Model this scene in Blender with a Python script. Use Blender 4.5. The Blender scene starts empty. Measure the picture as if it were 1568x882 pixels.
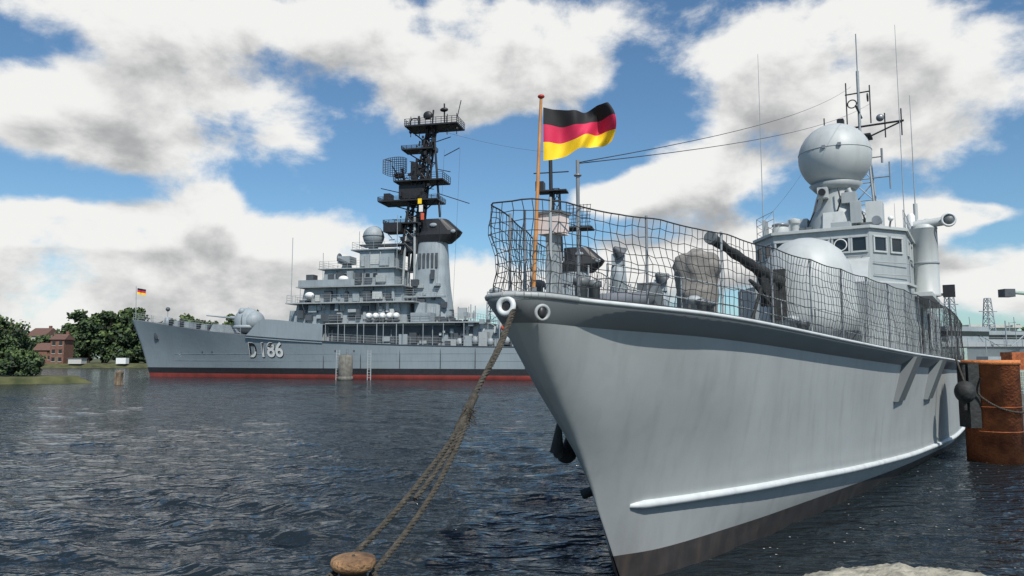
import bpy, math, random
import numpy as np
from mathutils import Vector, Matrix, noise
random.seed(7)
S=bpy.context.scene
R=math.radians
# ---------------------------------------------------------------- materials
MATS={}
def mat(name,col,rough=.5,metal=0,var=.12,scale=3,bump=.0,streak=0,streakcol=(.1,.08,.06),bscale=30,mottle=None):
    m=bpy.data.materials.new(name); m.use_nodes=True; MATS[name]=m
    nt=m.node_tree; N=nt.nodes; L=nt.links; b=N['Principled BSDF']
    b.inputs['Roughness'].default_value=rough; b.inputs['Metallic'].default_value=metal
    tc=N.new('ShaderNodeTexCoord')
    n=N.new('ShaderNodeTexNoise'); n.inputs['Scale'].default_value=scale; n.inputs['Detail'].default_value=6
    L.new(tc.outputs['Object'],n.inputs['Vector'])
    r=N.new('ShaderNodeValToRGB'); r.color_ramp.elements[0].position=.3; r.color_ramp.elements[1].position=.7
    c2=mottle if mottle else tuple(min(1,c*(1+var)) for c in col)
    r.color_ramp.elements[0].color=(*[c*(1-var) for c in col],1); r.color_ramp.elements[1].color=(*c2,1)
    L.new(n.outputs['Fac'],r.inputs['Fac']); out=r.outputs['Color']
    if streak>0:
        mp=N.new('ShaderNodeMapping'); mp.inputs['Scale'].default_value=(2.2,2.2,.22)
        L.new(tc.outputs['Object'],mp.inputs['Vector'])
        n2=N.new('ShaderNodeTexNoise'); n2.inputs['Scale'].default_value=2.0; n2.inputs['Detail'].default_value=8
        L.new(mp.outputs[0],n2.inputs['Vector'])
        r2=N.new('ShaderNodeValToRGB'); r2.color_ramp.elements[0].position=.5; r2.color_ramp.elements[1].position=.8
        r2.color_ramp.elements[0].color=(0,0,0,1); r2.color_ramp.elements[1].color=(streak,streak,streak,1)
        L.new(n2.outputs['Fac'],r2.inputs['Fac'])
        mx=N.new('ShaderNodeMixRGB'); L.new(r2.outputs['Color'],mx.inputs['Fac']); L.new(out,mx.inputs['Color1'])
        mx.inputs['Color2'].default_value=(*streakcol,1); out=mx.outputs['Color']
    L.new(out,b.inputs['Base Color'])
    if bump>0:
        n3=N.new('ShaderNodeTexNoise'); n3.inputs['Scale'].default_value=bscale; n3.inputs['Detail'].default_value=5
        L.new(tc.outputs['Object'],n3.inputs['Vector'])
        bp=N.new('ShaderNodeBump'); bp.inputs['Strength'].default_value=bump; bp.inputs['Distance'].default_value=.03
        L.new(n3.outputs['Fac'],bp.inputs['Height']); L.new(bp.outputs['Normal'],b.inputs['Normal'])
    return m
mat('hull_grey',(.325,.345,.345),.5,var=.07,scale=.7,streak=.4,streakcol=(.21,.22,.215),bump=.4,bscale=1.3)
mat('hull_grey_dark',(.12,.135,.14),.5,var=.1,scale=1)
mat('strake_shade',(.16,.175,.18),.5,var=.06,scale=1)  # darker than the hull: shade of the flare below the deck edge, as colour
mat('rub_white',(.56,.59,.59),.45,var=.08,scale=4,streak=.5,streakcol=(.30,.30,.28))
mat('boot_black',(.045,.042,.042),.5,var=.25,scale=3,streak=.6,streakcol=(.12,.09,.07))
mat('deck_grey',(.12,.125,.13),.8,var=.15)
mat('ship_grey',(.32,.35,.355),.5,var=.09,scale=1.2,streak=.4,streakcol=(.19,.19,.18))
mat('ship_light',(.43,.455,.45),.5,var=.06,scale=1.5,streak=.35,streakcol=(.27,.27,.25))
mat('dest_hull',(.235,.28,.305),.55,var=.08,scale=.25,streak=.4,streakcol=(.16,.19,.2),bump=.2,bscale=.8)
mat('dest_grey',(.27,.31,.33),.55,var=.15,scale=.5,streak=.5,streakcol=(.14,.16,.17))
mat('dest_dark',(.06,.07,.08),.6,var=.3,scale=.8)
mat('dest_red',(.24,.04,.03),.6,var=.25,scale=.6,streak=.6,streakcol=(.08,.035,.03))
mat('mast_black',(.016,.016,.018),.5,var=.2)
mat('black_paint',(.02,.02,.022),.45,var=.3)
mat('white_paint',(.70,.71,.69),.5,var=.05)
mat('lamp_box',(.72,.62,.58),.5,var=.05)
mat('dark_glass',(.015,.02,.025),.06,var=.2)
mat('steel',(.25,.26,.27),.4,.4,var=.15)
mat('rail_grey',(.30,.33,.34),.5)
mat('net_dark',(.03,.031,.033),.8)
mat('canvas_beige',(.20,.19,.175),.9,var=.25,scale=5,bump=.5,bscale=8)
mat('canvas_black',(.022,.024,.024),.75,var=.4,scale=8,bump=.8,bscale=10)
mat('rope_old',(.075,.066,.052),.95,var=.5,scale=25,bump=.8,bscale=120)
mat('wood_pole',(.48,.22,.07),.5,var=.25,scale=6)
mat('red_paint',(.4,.04,.03),.5)
mat('flag_black',(.012,.012,.014),.8); mat('flag_red',(.55,.015,.07),.75); mat('flag_gold',(.85,.56,.01),.75)
mat('rust',(.26,.065,.025),.85,var=.45,scale=2.2,streak=.6,streakcol=(.07,.028,.018),bump=.7,bscale=14,mottle=(.48,.14,.045))
mat('rust_rim',(.55,.19,.06),.85,var=.3,scale=6,bump=.6)
mat('bollard_rust',(.17,.09,.045),.8,var=.45,scale=9,bump=1,bscale=40,mottle=(.36,.21,.10))
mat('bollard_black',(.03,.022,.018),.6,var=.4,scale=8,bump=.5)
mat('concrete',(.30,.28,.22),.95,var=.4,scale=7,bump=1,bscale=18)
mat('pile_concrete',(.15,.145,.125),.9,var=.3,scale=2,streak=.7,streakcol=(.05,.05,.04))
mat('wood_old',(.16,.12,.08),.9,var=.4,scale=4)
mat('grass',(.05,.065,.02),.95,var=.4,scale=.6,bump=.8,bscale=4,mottle=(.10,.10,.04))
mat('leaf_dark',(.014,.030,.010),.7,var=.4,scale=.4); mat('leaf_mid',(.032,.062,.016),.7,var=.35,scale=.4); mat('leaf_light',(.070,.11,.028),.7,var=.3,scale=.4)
mat('bark',(.07,.05,.035),.95,var=.3)
mat('brick',(.17,.085,.06),.9,var=.3,scale=3); mat('roof_tile',(.12,.065,.05),.85,var=.2); mat('roof_grey',(.12,.12,.125),.8)
mat('plaster',(.45,.44,.41),.85,var=.1); mat('pale_green',(.30,.39,.35),.6,var=.1)
mat('orange_red',(.6,.1,.04),.6); mat('cable',(.04,.04,.04),.6)
# ---------------------------------------------------------------- builder
class B:
    def __init__(s,flip=False): s.v=[];s.f=[];s.m=[];s.sm=[];s.names=[];s.flip=flip
    def mi(s,m):
        if m not in s.names: s.names.append(m)
        return s.names.index(m)
    def add(s,vs,fs,m,smooth=False):
        o=len(s.v); k=s.mi(m)
        for p in vs: s.v.append((p[0],-p[1],p[2]) if s.flip else tuple(p))
        for f in fs: s.f.append([i+o for i in f]); s.m.append(k); s.sm.append(smooth)
    def bx(s,u0,u1,v0,v1,z0,z1,m,ti=0,tf=0,ta=0):
        vs=[(u0,v0,z0),(u1,v0,z0),(u1,v1,z0),(u0,v1,z0),(u0+tf,v0+ti,z1),(u1-ta,v0+ti,z1),(u1-ta,v1-ti,z1),(u0+tf,v1-ti,z1)]
        s.add(vs,[(0,3,2,1),(4,5,6,7),(0,1,5,4),(1,2,6,5),(2,3,7,6),(3,0,4,7)],m)
    def pr(s,poly,z0,z1,m,scale=1.0,c=(0,0)):
        n=len(poly); vs=[(x,y,z0) for x,y in poly]+[(c[0]+(x-c[0])*scale,c[1]+(y-c[1])*scale,z1) for x,y in poly]
        s.add(vs,[list(range(n))[::-1],list(range(n,2*n))]+[(i,(i+1)%n,(i+1)%n+n,i+n) for i in range(n)],m)
    def side(s,poly,v0,v1,m):
        n=len(poly); vs=[(x,v0,z) for x,z in poly]+[(x,v1,z) for x,z in poly]
        s.add(vs,[list(range(n)),list(range(n,2*n))[::-1]]+[(i,(i+1)%n,(i+1)%n+n,i+n) for i in range(n)],m)
    def cyl(s,p0,p1,r0,m,r1=None,n=8,smooth=True):
        if r1 is None:r1=r0
        p0=Vector(p0);p1=Vector(p1);d=(p1-p0)
        if d.length<1e-6:return
        d.normalize(); a=d.orthogonal().normalized(); b=d.cross(a)
        vs=[];
        for p,r in((p0,r0),(p1,r1)):
            for i in range(n):
                t=2*math.pi*i/n; vs.append(p+(a*math.cos(t)+b*math.sin(t))*r)
        s.add(vs,[(i,(i+1)%n,(i+1)%n+n,i+n) for i in range(n)],m,smooth)
        s.add(vs[:n],[list(range(n))[::-1]],m); s.add(vs[n:],[list(range(n))],m)
    def tube(s,pts,r,m,n=6):
        for a,b in zip(pts[:-1],pts[1:]): s.cyl(a,b,r,m,n=n)
    def sph(s,c,r,m,sc=(1,1,1),n=16,k=10):
        vs=[];fs=[]
        for j in range(k+1):
            th=math.pi*(1-j/k)
            for i in range(n):
                a=2*math.pi*i/n
                vs.append((c[0]+r*sc[0]*math.sin(th)*math.cos(a),c[1]+r*sc[1]*math.sin(th)*math.sin(a),c[2]+r*sc[2]*math.cos(th)))
        for j in range(k):
            for i in range(n): fs.append((j*n+i,j*n+(i+1)%n,(j+1)*n+(i+1)%n,(j+1)*n+i))
        s.add(vs,fs,m,True)
    def lathe(s,c,prof,m,n=24,smooth=True):
        vs=[];fs=[]
        for r,z in prof:
            for i in range(n):
                a=2*math.pi*i/n; vs.append((c[0]+r*math.cos(a),c[1]+r*math.sin(a),c[2]+z))
        for j in range(len(prof)-1):
            for i in range(n): fs.append((j*n+i,j*n+(i+1)%n,(j+1)*n+(i+1)%n,(j+1)*n+i))
        fs.append(list(range(n))[::-1]); k=(len(prof)-1)*n; fs.append(list(range(k,k+n)))
        s.add(vs,fs,m,smooth)
    def torus(s,c,ax,R0,r,m,n=24,k=8):
        ax=Vector(ax).normalized(); a=ax.orthogonal().normalized(); b=ax.cross(a); c=Vector(c); vs=[];fs=[]
        for i in range(n):
            t=2*math.pi*i/n; d=a*math.cos(t)+b*math.sin(t)
            for j in range(k):
                p=2*math.pi*j/k; vs.append(c+d*(R0+r*math.cos(p))+ax*(r*math.sin(p)))
        for i in range(n):
            for j in range(k): fs.append((i*k+j,((i+1)%n)*k+j,((i+1)%n)*k+(j+1)%k,i*k+(j+1)%k))
        s.add(vs,fs,m,True)
    def rail(s,pts,h,m,step=1.5,r=.02,rows=3):
        for a,b in zip(pts[:-1],pts[1:]):
            a=Vector(a);b=Vector(b);L=(b-a).length;n=max(1,int(L/step))
            for i in range(n+1):
                p=a+(b-a)*i/n; s.cyl(p,p+Vector((0,0,h)),r,m,n=4)
            for k in range(1,rows+1):
                z=Vector((0,0,h*k/rows)); s.cyl(a+z,b+z,r*.8,m,n=4)
    def lattice(s,c,w0,w1,z0,z1,m,r=.08,n=6,shift=(0,0)):
        def P(i,t):
            w=w0+(w1-w0)*t; q=[(-1,-1),(1,-1),(1,1),(-1,1)][i%4]
            return (c[0]+shift[0]*t+q[0]*w/2,c[1]+shift[1]*t+q[1]*w/2,z0+(z1-z0)*t)
        for i in range(4):
            s.cyl(P(i,0),P(i,1),r,m,n=5)
            for k in range(n):
                t0=k/n;t1=(k+1)/n
                s.cyl(P(i,t0),P(i+1,t1),r*.6,m,n=4); s.cyl(P(i,t1),P(i+1,t1),r*.6,m,n=4)
    def done(s,name,parent=None,bevel=0,loc=None,rotz=None):
        me=bpy.data.meshes.new(name); me.from_pydata(s.v,[],s.f)
        for n in s.names: me.materials.append(MATS[n])
        me.polygons.foreach_set('material_index',s.m); me.polygons.foreach_set('use_smooth',s.sm); me.update()
        import bmesh
        bm=bmesh.new(); bm.from_mesh(me); bmesh.ops.recalc_face_normals(bm,faces=bm.faces); bm.to_mesh(me); bm.free()
        o=bpy.data.objects.new(name,me); S.collection.objects.link(o)
        if parent:o.parent=parent
        if bevel:
            mod=o.modifiers.new('bev','BEVEL'); mod.width=bevel; mod.segments=2; mod.limit_method='ANGLE'; mod.angle_limit=R(50)
        if loc:o.location=loc
        if rotz is not None:o.rotation_euler[2]=rotz
        return o
def empty(name,loc,rz=0):
    e=bpy.data.objects.new(name,None); S.collection.objects.link(e); e.location=loc; e.rotation_euler[2]=rz; return e
def curve(name,splines,r,m,parent=None,res=0):
    c=bpy.data.curves.new(name,'CURVE'); c.dimensions='3D'; c.bevel_depth=r; c.bevel_resolution=res
    for pts in splines:
        sp=c.splines.new('POLY'); sp.points.add(len(pts)-1)
        for p,q in zip(sp.points,pts): p.co=(q[0],q[1],q[2],1)
    c.materials.append(MATS[m]); o=bpy.data.objects.new(name,c); S.collection.objects.link(o)
    if parent:o.parent=parent
    return o
def tab(t,x):
    if x<=t[0][0]:return t[0][1]
    if x>=t[-1][0]:return t[-1][1]
    n=len(t)
    def sl(i): return (t[i+1][1]-t[i][1])/(t[i+1][0]-t[i][0])
    def tg(i):
        if i==0:return sl(0)
        if i==n-1:return sl(n-2)
        a,b=sl(i-1),sl(i)
        return 0 if a*b<=0 else 2*a*b/(a+b)
    for i in range(n-1):
        if x<=t[i+1][0]:
            h=t[i+1][0]-t[i][0]; s=(x-t[i][0])/h
            return ((2*s**3-3*s**2+1)*t[i][1]+(s**3-2*s**2+s)*h*tg(i)+(-2*s**3+3*s**2)*t[i+1][1]+(s**3-s**2)*h*tg(i+1))
# ================================================================ FAST ATTACK CRAFT
A=empty('missile_boat',(1.3,10.1,0),math.atan2(.848,.53))
us=[(-1,.7),(0,.32),(.35,.13),(1.09,-.36),(1.75,-.86),(2.6,-1.72),(3.3,-2.33),(3.65,-2.6)]
wl=[(.3,.0),(1,.42),(2.5,.8),(4.26,1.15),(8.2,1.8),(14.3,2.66),(21,3.4),(34,3.8),(46,3.4)]
rl=[(-.36,.0),(.11,.24),(1.5,.78),(3.45,1.35),(8,2.1),(14,2.9),(21,3.55),(34,3.92),(46,3.5)]
dk=[(-2.62,.0),(-2.57,.2),(-2.35,.38),(-1.7,.56),(-1,.82),(.5,1.33),(3,1.82),(6.2,2.35),(10.8,3.02),(18,3.7),(30,4.0),(46,3.6)]
zd=[(-2.6,3.65),(.5,3.55),(6.2,3.27),(11,3.07),(25,2.77),(46,2.5)]
zr=[(-.4,1.05),(3.4,.95),(8,.72),(14,.5),(25,.32),(46,.25)]
zb=[(0,.36),(4,.40),(14,.24),(25,.12),(46,.10)]
NT=100; KD=.27
def rows_at(tau):
    out=[]; e=46
    def U(u0): return u0+(e-u0)*tau
    ud=U(-2.62); D=tab(zd,ud); vd=tab(dk,ud)
    ur=U(-.36); zR=tab(zr,ur); vr=tab(rl,ur)
    uw=U(.32); vw=tab(wl,uw)
    uk=U(tab(us,D-KD)); vk=max(0,vd-.20*min(1,vd/.8))
    def rnd_(v,z,s):
        t=max(0,min(1,(z-.9)/2.6)); r=.012+.20*t**1.4
        q=min(1,s/r); return math.sqrt(v*v+(r*.8*math.sqrt(1-(1-q)**2))**2*math.exp(-s*2.0))
    s=(46+1)*tau
    out.append((U(.7),vw*.75,-1.0)); out.append((uw,rnd_(vw,0,s),0.0))
    zB=tab(zb,uw); t=zB/zR; out.append((uw+(ur-uw)*t,rnd_(vw+(vr-vw)*t,0,s),zB))
    out.append((ur,rnd_(vr,0,s),zR))
    for k in range(1,9):
        t=k/9; z=zR+(D-KD-zR)*t
        us_z=tab(us,z) ; uu=us_z+(e-us_z)*tau
        p=1.3+.35*math.exp(-max(0,uu)/6); out.append((uu,rnd_(vr+(vk-vr)*t**p,z,s),z))
    out.append((uk,rnd_(vk,D-KD,s),D-KD)); out.append((ud,vd,D-.04)); out.append((ud,vd,D+.02)); 
    return out
taus=[(i/NT)**1.9 for i in range(NT+1)]
G=[rows_at(t) for t in taus]
def hull_at(G,u,z):
    def at(row):
        for j in range(1,len(row)-1):
            if row[j][2]<=z<=row[j+1][2] and row[j+1][2]>row[j][2]:
                t=(z-row[j][2])/(row[j+1][2]-row[j][2]); return row[j][0]+(row[j+1][0]-row[j][0])*t,row[j][1]+(row[j+1][1]-row[j][1])*t
        return row[-1][0],row[-1][1]
    for i in range(len(G)-1):
        a=at(G[i]);b=at(G[i+1])
        if a[0]<=u<=b[0]: 
            t=(u-a[0])/max(1e-6,b[0]-a[0]); return a[1]+(b[1]-a[1])*t
    return G[-1][-1][1]
def build_hull(G,rowm,name,parent,deckm,breaks=()):
    b=B(True); nr=len(G[0])
    for sd in(1,-1):
        runs=[]
        for j in range(nr-1):
            if runs and rowm[j]==rowm[runs[-1][-1]] and j not in breaks: runs[-1].append(j)
            else: runs.append([j])
        for run in runs:
            js=run+[run[-1]+1]; w=len(js); vs=[];fs=[]
            for row in G:
                for j in js: vs.append((row[j][0],sd*row[j][1],row[j][2]))
            for i in range(len(G)-1):
                for k in range(w-1): fs.append((i*w+k,(i+1)*w+k,(i+1)*w+k+1,i*w+k+1))
            b.add(vs,fs,rowm[run[0]],True)
    vs=[];fs=[]
    for row in G:
        u,v,z=row[-1]; vs+= [(u,max(0,v-.03),z-.03),(u,-max(0,v-.03),z-.03)]
    for i in range(len(G)-1): fs.append((2*i,2*i+2,2*i+3,2*i+1))
    b.add(vs,fs,deckm)
    r=G[-1]; n=len(r); b.add([(p[0],p[1],p[2]) for p in r]+[(p[0],-p[1],p[2]) for p in r][::-1],[list(range(2*n))],rowm[4])
    return b.done(name,parent)
rowm=['boot_black','boot_black','hull_grey']+['hull_grey']*9+['strake_shade']+['strake_shade']
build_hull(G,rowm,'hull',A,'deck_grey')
b=B(True)
for sd in(1,-1):
    pts=[(r[-1][0],sd*r[-1][1],r[-1][2]) for r in G]
    for i in range(len(pts)-1):
        bow=pts[i][0]<-2.0
        b.cyl(pts[i],pts[i+1],.034 if bow else .028,'hull_grey' if bow else 'rub_white',n=8)
    vs=[];fs=[]
    rows=[r for r in G if r[3][0]>.1]
    for q,r in enumerate(rows):
        u,v,z=r[3]; g=min(1,.45+q*.3) ; o=.085*g; h=.062*g
        for du,dz in((-.03,h),(o*.75,h*.9),(o,.0),(o*.75,-h*.7),(-.03,-h)): vs.append((u,sd*(v+du),z+dz))
    for i in range(len(rows)-1):
        for k in range(4): fs.append((i*5+k,(i+1)*5+k,(i+1)*5+k+1,i*5+k+1))
    fs.append((0,1,2,3,4)); b.add(vs,fs,'rub_white',True)
    for uc in(10.7,14.2):
        zt0=tab(zd,uc)-.05; v0=tab(dk,uc)+.02; z1=zt0-1.05; v1=hull_at(G,uc-.45,z1)+.07
        for off,w,mm,th in((0,.85,'hull_grey_dark',.10),(.852,.06,'ship_grey',.14)):
            vs=[]
            for (uu,vv,zz) in((uc+off,v0,zt0),(uc+off-.42,v1,z1)):
                for a,c in((0,-.35),(w,-.35),(w,th-.06),(0,th-.06)): vs.append((uu+a,sd*(vv+c+.09*a),zz))
            b.add(vs,[(0,1,2,3),(4,5,6,7),(0,1,5,4),(1,2,6,5),(2,3,7,6),(3,0,4,7)],mm)
b.sph((-2.40,0,3.64),.33,'hull_grey',sc=(.7,.95,.28),n=20,k=10)
b.torus((-2.62,.03,3.55),(-1,.1,.1),.085,.032,'rub_white')
b.sph((-2.60,.03,3.55),.075,'black_paint',sc=(.3,1,1))
b.torus((-2.42,.36,3.48),(-.6,.8,-.1),.075,.02,'hull_grey'); b.sph((-2.41,.35,3.48),.075,'black_paint',sc=(.8,.6,1))
b.done('hull_trim',A)
b=B(True)
b.cyl((-.25,-.25,2.45),(-.25,-.52,1.8),.05,'canvas_black'); b.cyl((-.5,-.50,1.75),(.1,-.56,1.75),.08,'canvas_black')
for u in(-.5,.06): b.cyl((u,-.52,1.75),(u,-.48,2.2),.10,'canvas_black',r1=.02,n=6)
b.sph((-.2,-.53,1.68),.15,'canvas_black',sc=(1.2,.8,.7),n=8,k=6)
b.cyl((.25,-.28,1.2),(.2,-.5,1.1),.07,'canvas_black',n=6)
b.done('anchor',A)
fine=[]
def dv(u): return max(0,tab(dk,u)-.05)
N1=1500
for i in range(N1+1):
    uu=24-(24+2.5)*i/N1; fine.append((uu,-dv(uu)))
fine+= [(a,-c) for a,c in fine[::-1]]
def resample(pts,st):
    out=[pts[0]];acc=0
    for a,c in zip(pts[:-1],pts[1:]):
        d=math.hypot(c[0]-a[0],c[1]-a[1]); acc+=d
        while acc>=st:
            acc-=st; t=1-acc/max(d,1e-9); out.append((a[0]+(c[0]-a[0])*t,a[1]+(c[1]-a[1])*t))
    return out
zt=[(-2.6,4.74),(-1.7,4.74),(4.4,4.66),(11,4.58),(19,4.5),(24,4.3)]
pp=resample(fine,.125)
def npnt(i,k,K):
    u,v=pp[i]; z0=tab(zd,u)+.06; z1=tab(zt,u); sag=.03*abs(math.sin(i*.125/1.55*math.pi))
    t=k/K; z=z0+(z1-sag-z0)*t
    rnd=random.Random(i*31+k)
    j=.018 if 0<k<K else .002
    bl=.12*math.sin(math.pi*t)*noise.noise(Vector((i*.08,k*.2,1)))
    slant=.06*math.sin(i*.13)
    return (u+rnd.uniform(-j,j)+slant*(1-t),-(v+ (bl if v>0 else -bl)+rnd.uniform(-j,j)*.5),z+rnd.uniform(-j,j))
K=9; grid=[[npnt(i,k,K) for k in range(K+1)] for i in range(len(pp))]
spl=[[grid[i][k] for k in range(K+1)] for i in range(len(pp))]+[[grid[i][k] for i in range(len(pp))] for k in range(1,K)]
curve('safety_net',spl,.0047,'net_dark',A)
curve('net_cable',[[grid[i][k] for i in range(len(pp))] for k in(0,K)],.009,'net_dark',A,1)
b=B(True)
for i in range(0,len(pp),13):
    u,v=pp[i]; z0=tab(zd,u)-.02; b.cyl((u,v*.985,z0),(u,v*.985,tab(zt,u)+.02),.018,'rail_grey' if i%2 else 'steel',n=8)
    b.cyl((u,v*.985,z0),(u,v*.985,z0+.05),.04,'rail_grey',n=8)
b.cyl((-1.74,.45,3.6),(-1.74,.45,5.28),.022,'steel'); b.torus((-1.74,.45,5.1),(0,0,1),.035,.012,'steel',n=10)
b.cyl((-1.6,-.35,3.6),(-1.6,-.35,4.8),.018,'steel')
b.bx(-1.93,-1.68,.02,.30,4.42,4.65,'lamp_box'); b.bx(-1.88,-1.74,.1,.22,3.6,4.42,'rail_grey')
b.bx(-1.95,-1.66,0,.32,4.65,4.68,'hull_grey_dark'); 
for uu,vv in((-1.2,.3),(-1.2,-.3),(1.5,.9),(1.5,-.9),(5,1.6),(5,-1.6)):
    z=tab(zd,uu); 
    for d in(-.18,.18): b.lathe((uu+d,vv,z-.03),[(.07,0),(.07,.28),(.095,.30),(.095,.36),(.05,.38)],'hull_grey_dark',n=12)
    b.bx(uu-.3,uu+.3,vv-.12,vv+.12,z-.03,z+.03,'hull_grey_dark')
b.bx(.2,1.1,-.4,.4,3.5,3.75,'hull_grey_dark'); b.cyl((.6,-.5,3.82),(.6,.5,3.82),.12,'steel',n=16); b.cyl((.6,-.52,3.82),(.6,-.45,3.82),.19,'hull_grey_dark',n=16); b.cyl((.6,.45,3.82),(.6,.52,3.82),.19,'hull_grey_dark',n=16)
b.bx(.95,1.25,.05,.3,3.5,4.1,'hull_grey_dark')
for uu,vv,h in((2.2,.5,.4),(2.6,-.7,.4),(6.6,1.1,.5),(6.9,-1.0,.5)):
    z=tab(zd,uu); b.lathe((uu,vv,z-.03),[(.06,0),(.06,h),(.13,h+.02),(.13,h+.10),(.05,h+.14)],'ship_grey',n=14)
for uu,vv in((8,1.9),(9.2,-1.8),(7.5,.4)): 
    z=tab(zd,uu); b.bx(uu,uu+.6,vv-.25,vv+.25,z-.03,z+.4,'hull_grey_dark')
b.rail([(u,tab(dk,u)-.35,tab(zd,u)) for u in(-1,2,5,8,11,14,18,24)],.55,'rail_grey',step=1.3,r=.012,rows=2)
# coiled hose and loose gear on the foredeck
for k in range(5): b.torus((-.4,.1,3.60+k*.03),(0,0,1),.22-.01*k,.016,'canvas_black',n=20,k=6)
b.tube([(4.6,.7,3.4),(4.9,.9,4.3),(5.3,.6,4.5),(5.8,.9,4.0),(6.2,.8,3.4)],.035,'canvas_black')
b.done('deck_fittings',A)
b=B(True)
prof=[(.28,0),(.33,.3),(.38,.8),(.42,1.15),(.40,1.42),(.30,1.56),(.02,1.62)]
b.lathe((3.85,.02,3.35),prof,'canvas_beige',n=12)
o=b.done('canvas_cover',A)
o.modifiers.new('s','SUBSURF').levels=2; o.modifiers['s'].render_levels=2
tx=bpy.data.textures.new('cv','CLOUDS'); tx.noise_scale=.25
d=o.modifiers.new('d','DISPLACE'); d.texture=tx; d.strength=.2
b=B(True)
tc=(12.2,.40,3.0)
prof=[(1.0,0),(1.0,.5),(1.24,.52),(1.27,1.2),(1.24,1.9),(1.12,2.5),(.9,2.9),(.6,3.15),(.25,3.27),(.0,3.30)]
b.lathe(tc,prof,'ship_light',n=36)
b.torus((12.2,.40,3.55),(0,0,1),1.24,.03,'ship_grey',n=36)
b.bx(10.85,11.3,-.30,.12,4.0,5.35,'canvas_black',tf=.2,ti=.05)
b.done('gun_turret',A)
b=B(True)
p0=Vector((11.3,-.1,4.95)); p1=Vector((7.4,-.75,5.72))
rr=[.24,.22,.17,.18,.13,.14,.11,.13,.09,.12,.13]
for i in range(10):
    a=p0.lerp(p1,i/10); c=p0.lerp(p1,(i+1)/10); b.cyl(a,c,rr[i],'canvas_black',r1=rr[i+1],n=14)
b.cyl(p1,p1+(p1-p0)*.03,.15,'hull_grey_dark',n=14)
for i in range(9):
    t=i/12*.5; a=p0.lerp(p1,t); h=1.25-.9*t*1.9+.15*math.sin(i*2.1)
    b.cyl(a,(a.x+.1*math.sin(i),a.y+.12*math.cos(i*1.7),a.z-h),.13,'canvas_black',r1=.05,n=7)
b.done('gun_barrel',A)
b=B(True)
b.pr([(14.6,-1.6),(14.6,1.6),(16.2,2.55),(40,2.6),(40,-2.6),(16.2,-2.55)],2.7,5.25,'ship_grey')
b.pr([(17,-1.5),(17,1.5),(18.4,2.45),(25.5,2.45),(25.5,-2.45),(18.4,-2.45)],5.25,7.2,'ship_grey',)
b.pr([(16.9,-1.55),(16.9,1.55),(18.35,2.53),(25.6,2.53),(25.6,-2.53),(18.35,-2.53)],7.2,7.3,'ship_light')
b.pr([(15.6,-1.9),(15.6,1.9),(16.6,2.6),(18,2.75),(18,-2.75),(16.6,-2.6)],5.25,5.33,'ship_light')
b.side([(15.9,5.33),(17,5.33),(17,6.25),(16.6,6.15)],-1.5,1.5,'ship_light')
def window(b,p0,p1,z0,z1,nrm,frame='ship_light'):
    p0=Vector((*p0,0));p1=Vector((*p1,0));n=Vector((*nrm,0)).normalized()
    def q(z0,z1,a,c,o,m,th):
        A0=a+n*o;C0=c+n*o;A1=a+n*(o+th);C1=c+n*(o+th)
        vs=[(A0.x,A0.y,z0),(C0.x,C0.y,z0),(C1.x,C1.y,z0),(A1.x,A1.y,z0),(A0.x,A0.y,z1),(C0.x,C0.y,z1),(C1.x,C1.y,z1),(A1.x,A1.y,z1)]
        b.add(vs,[(0,3,2,1),(4,5,6,7),(0,1,5,4),(1,2,6,5),(2,3,7,6),(3,0,4,7)],m)
    q(z0,z1,p0,p1,0,'dark_glass',.012)
    d=(p1-p0).normalized(); f=.06
    q(z0-f,z0,p0-d*f,p1+d*f,0,frame,.05); q(z1,z1+f,p0-d*f,p1+d*f,0,frame,.06)
    q(z0,z1,p0-d*f,p0,0,frame,.05); q(z0,z1,p1,p1+d*f,0,frame,.05)
for a,c in((-1.4,-.95),(-.8,-.35),(-.2,.25),(.42,.87 ),(1.0,1.4)): window(b,(17,a),(17,c),6.48,6.92,(-1,0))
b.torus((16.93,.64,6.7),(-1,0,0),.19,.018,'white_paint'); 
nn=(-.95,1.4)
for t0,t1 in((.12,.42),(.58,.85)):
    window(b,(17+1.4*t0,1.5+.95*t0),(17+1.4*t1,1.5+.95*t1),6.48,6.92,nn)
    window(b,(17+1.4*t0,-1.5-.95*t0),(17+1.4*t1,-1.5-.95*t1),6.48,6.92,(-.95,-1.4))
for a,c in((18.9,19.5),(20,20.6)): window(b,(a,2.45),(c,2.45),6.48,6.92,(0,1)); window(b,(a,-2.45),(c,-2.45),6.48,6.92,(0,-1))
for uu in(22.5,27,33): b.bx(uu,uu+.7,2.6,2.64,3.2,4.9,'hull_grey_dark')
b.bx(14.7,14.8,.3,.9,3.2,4.8,'ship_light'); b.bx(14.5,14.62,-.8,-.3,4.2,4.6,'hull_grey_dark')
for z in(5.7,6.1): b.cyl((17.05,1.6,z),(18.3,2.52,z),.015,'rail_grey'); 
b.bx(16.97,17,-.1,.5,5.5,6.2,'ship_light')
b.cyl((16.85,-1.4,6.3),(16.85,1.4,6.3),.02,'rail_grey'); 
for k in range(7): b.cyl((16.98,-1.4+k*.45,6.33),(16.8,-1.4+k*.45,6.3),.012,'rail_grey')
b.lathe((22,2.82,5.25),[(.46,0),(.46,.1),(.44,.12),(.44,2.5),(.46,2.52),(.40,2.66),(.1,2.7)],'ship_light',n=24)
b.lathe((22,2.82,5.25),[(.47,1.2),(.47,1.27)],'rail_grey',n=24)
b.cyl((21.8,2.5,7.9),(21.8,3.6,8.0),.16,'ship_light',n=14); b.sph((21.8,3.65,8.0),.24,'hull_grey_dark',n=12,k=8); b.torus((21.6,3.65,8.0),(-1,.3,0),.22,.04,'rub_white')
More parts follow.
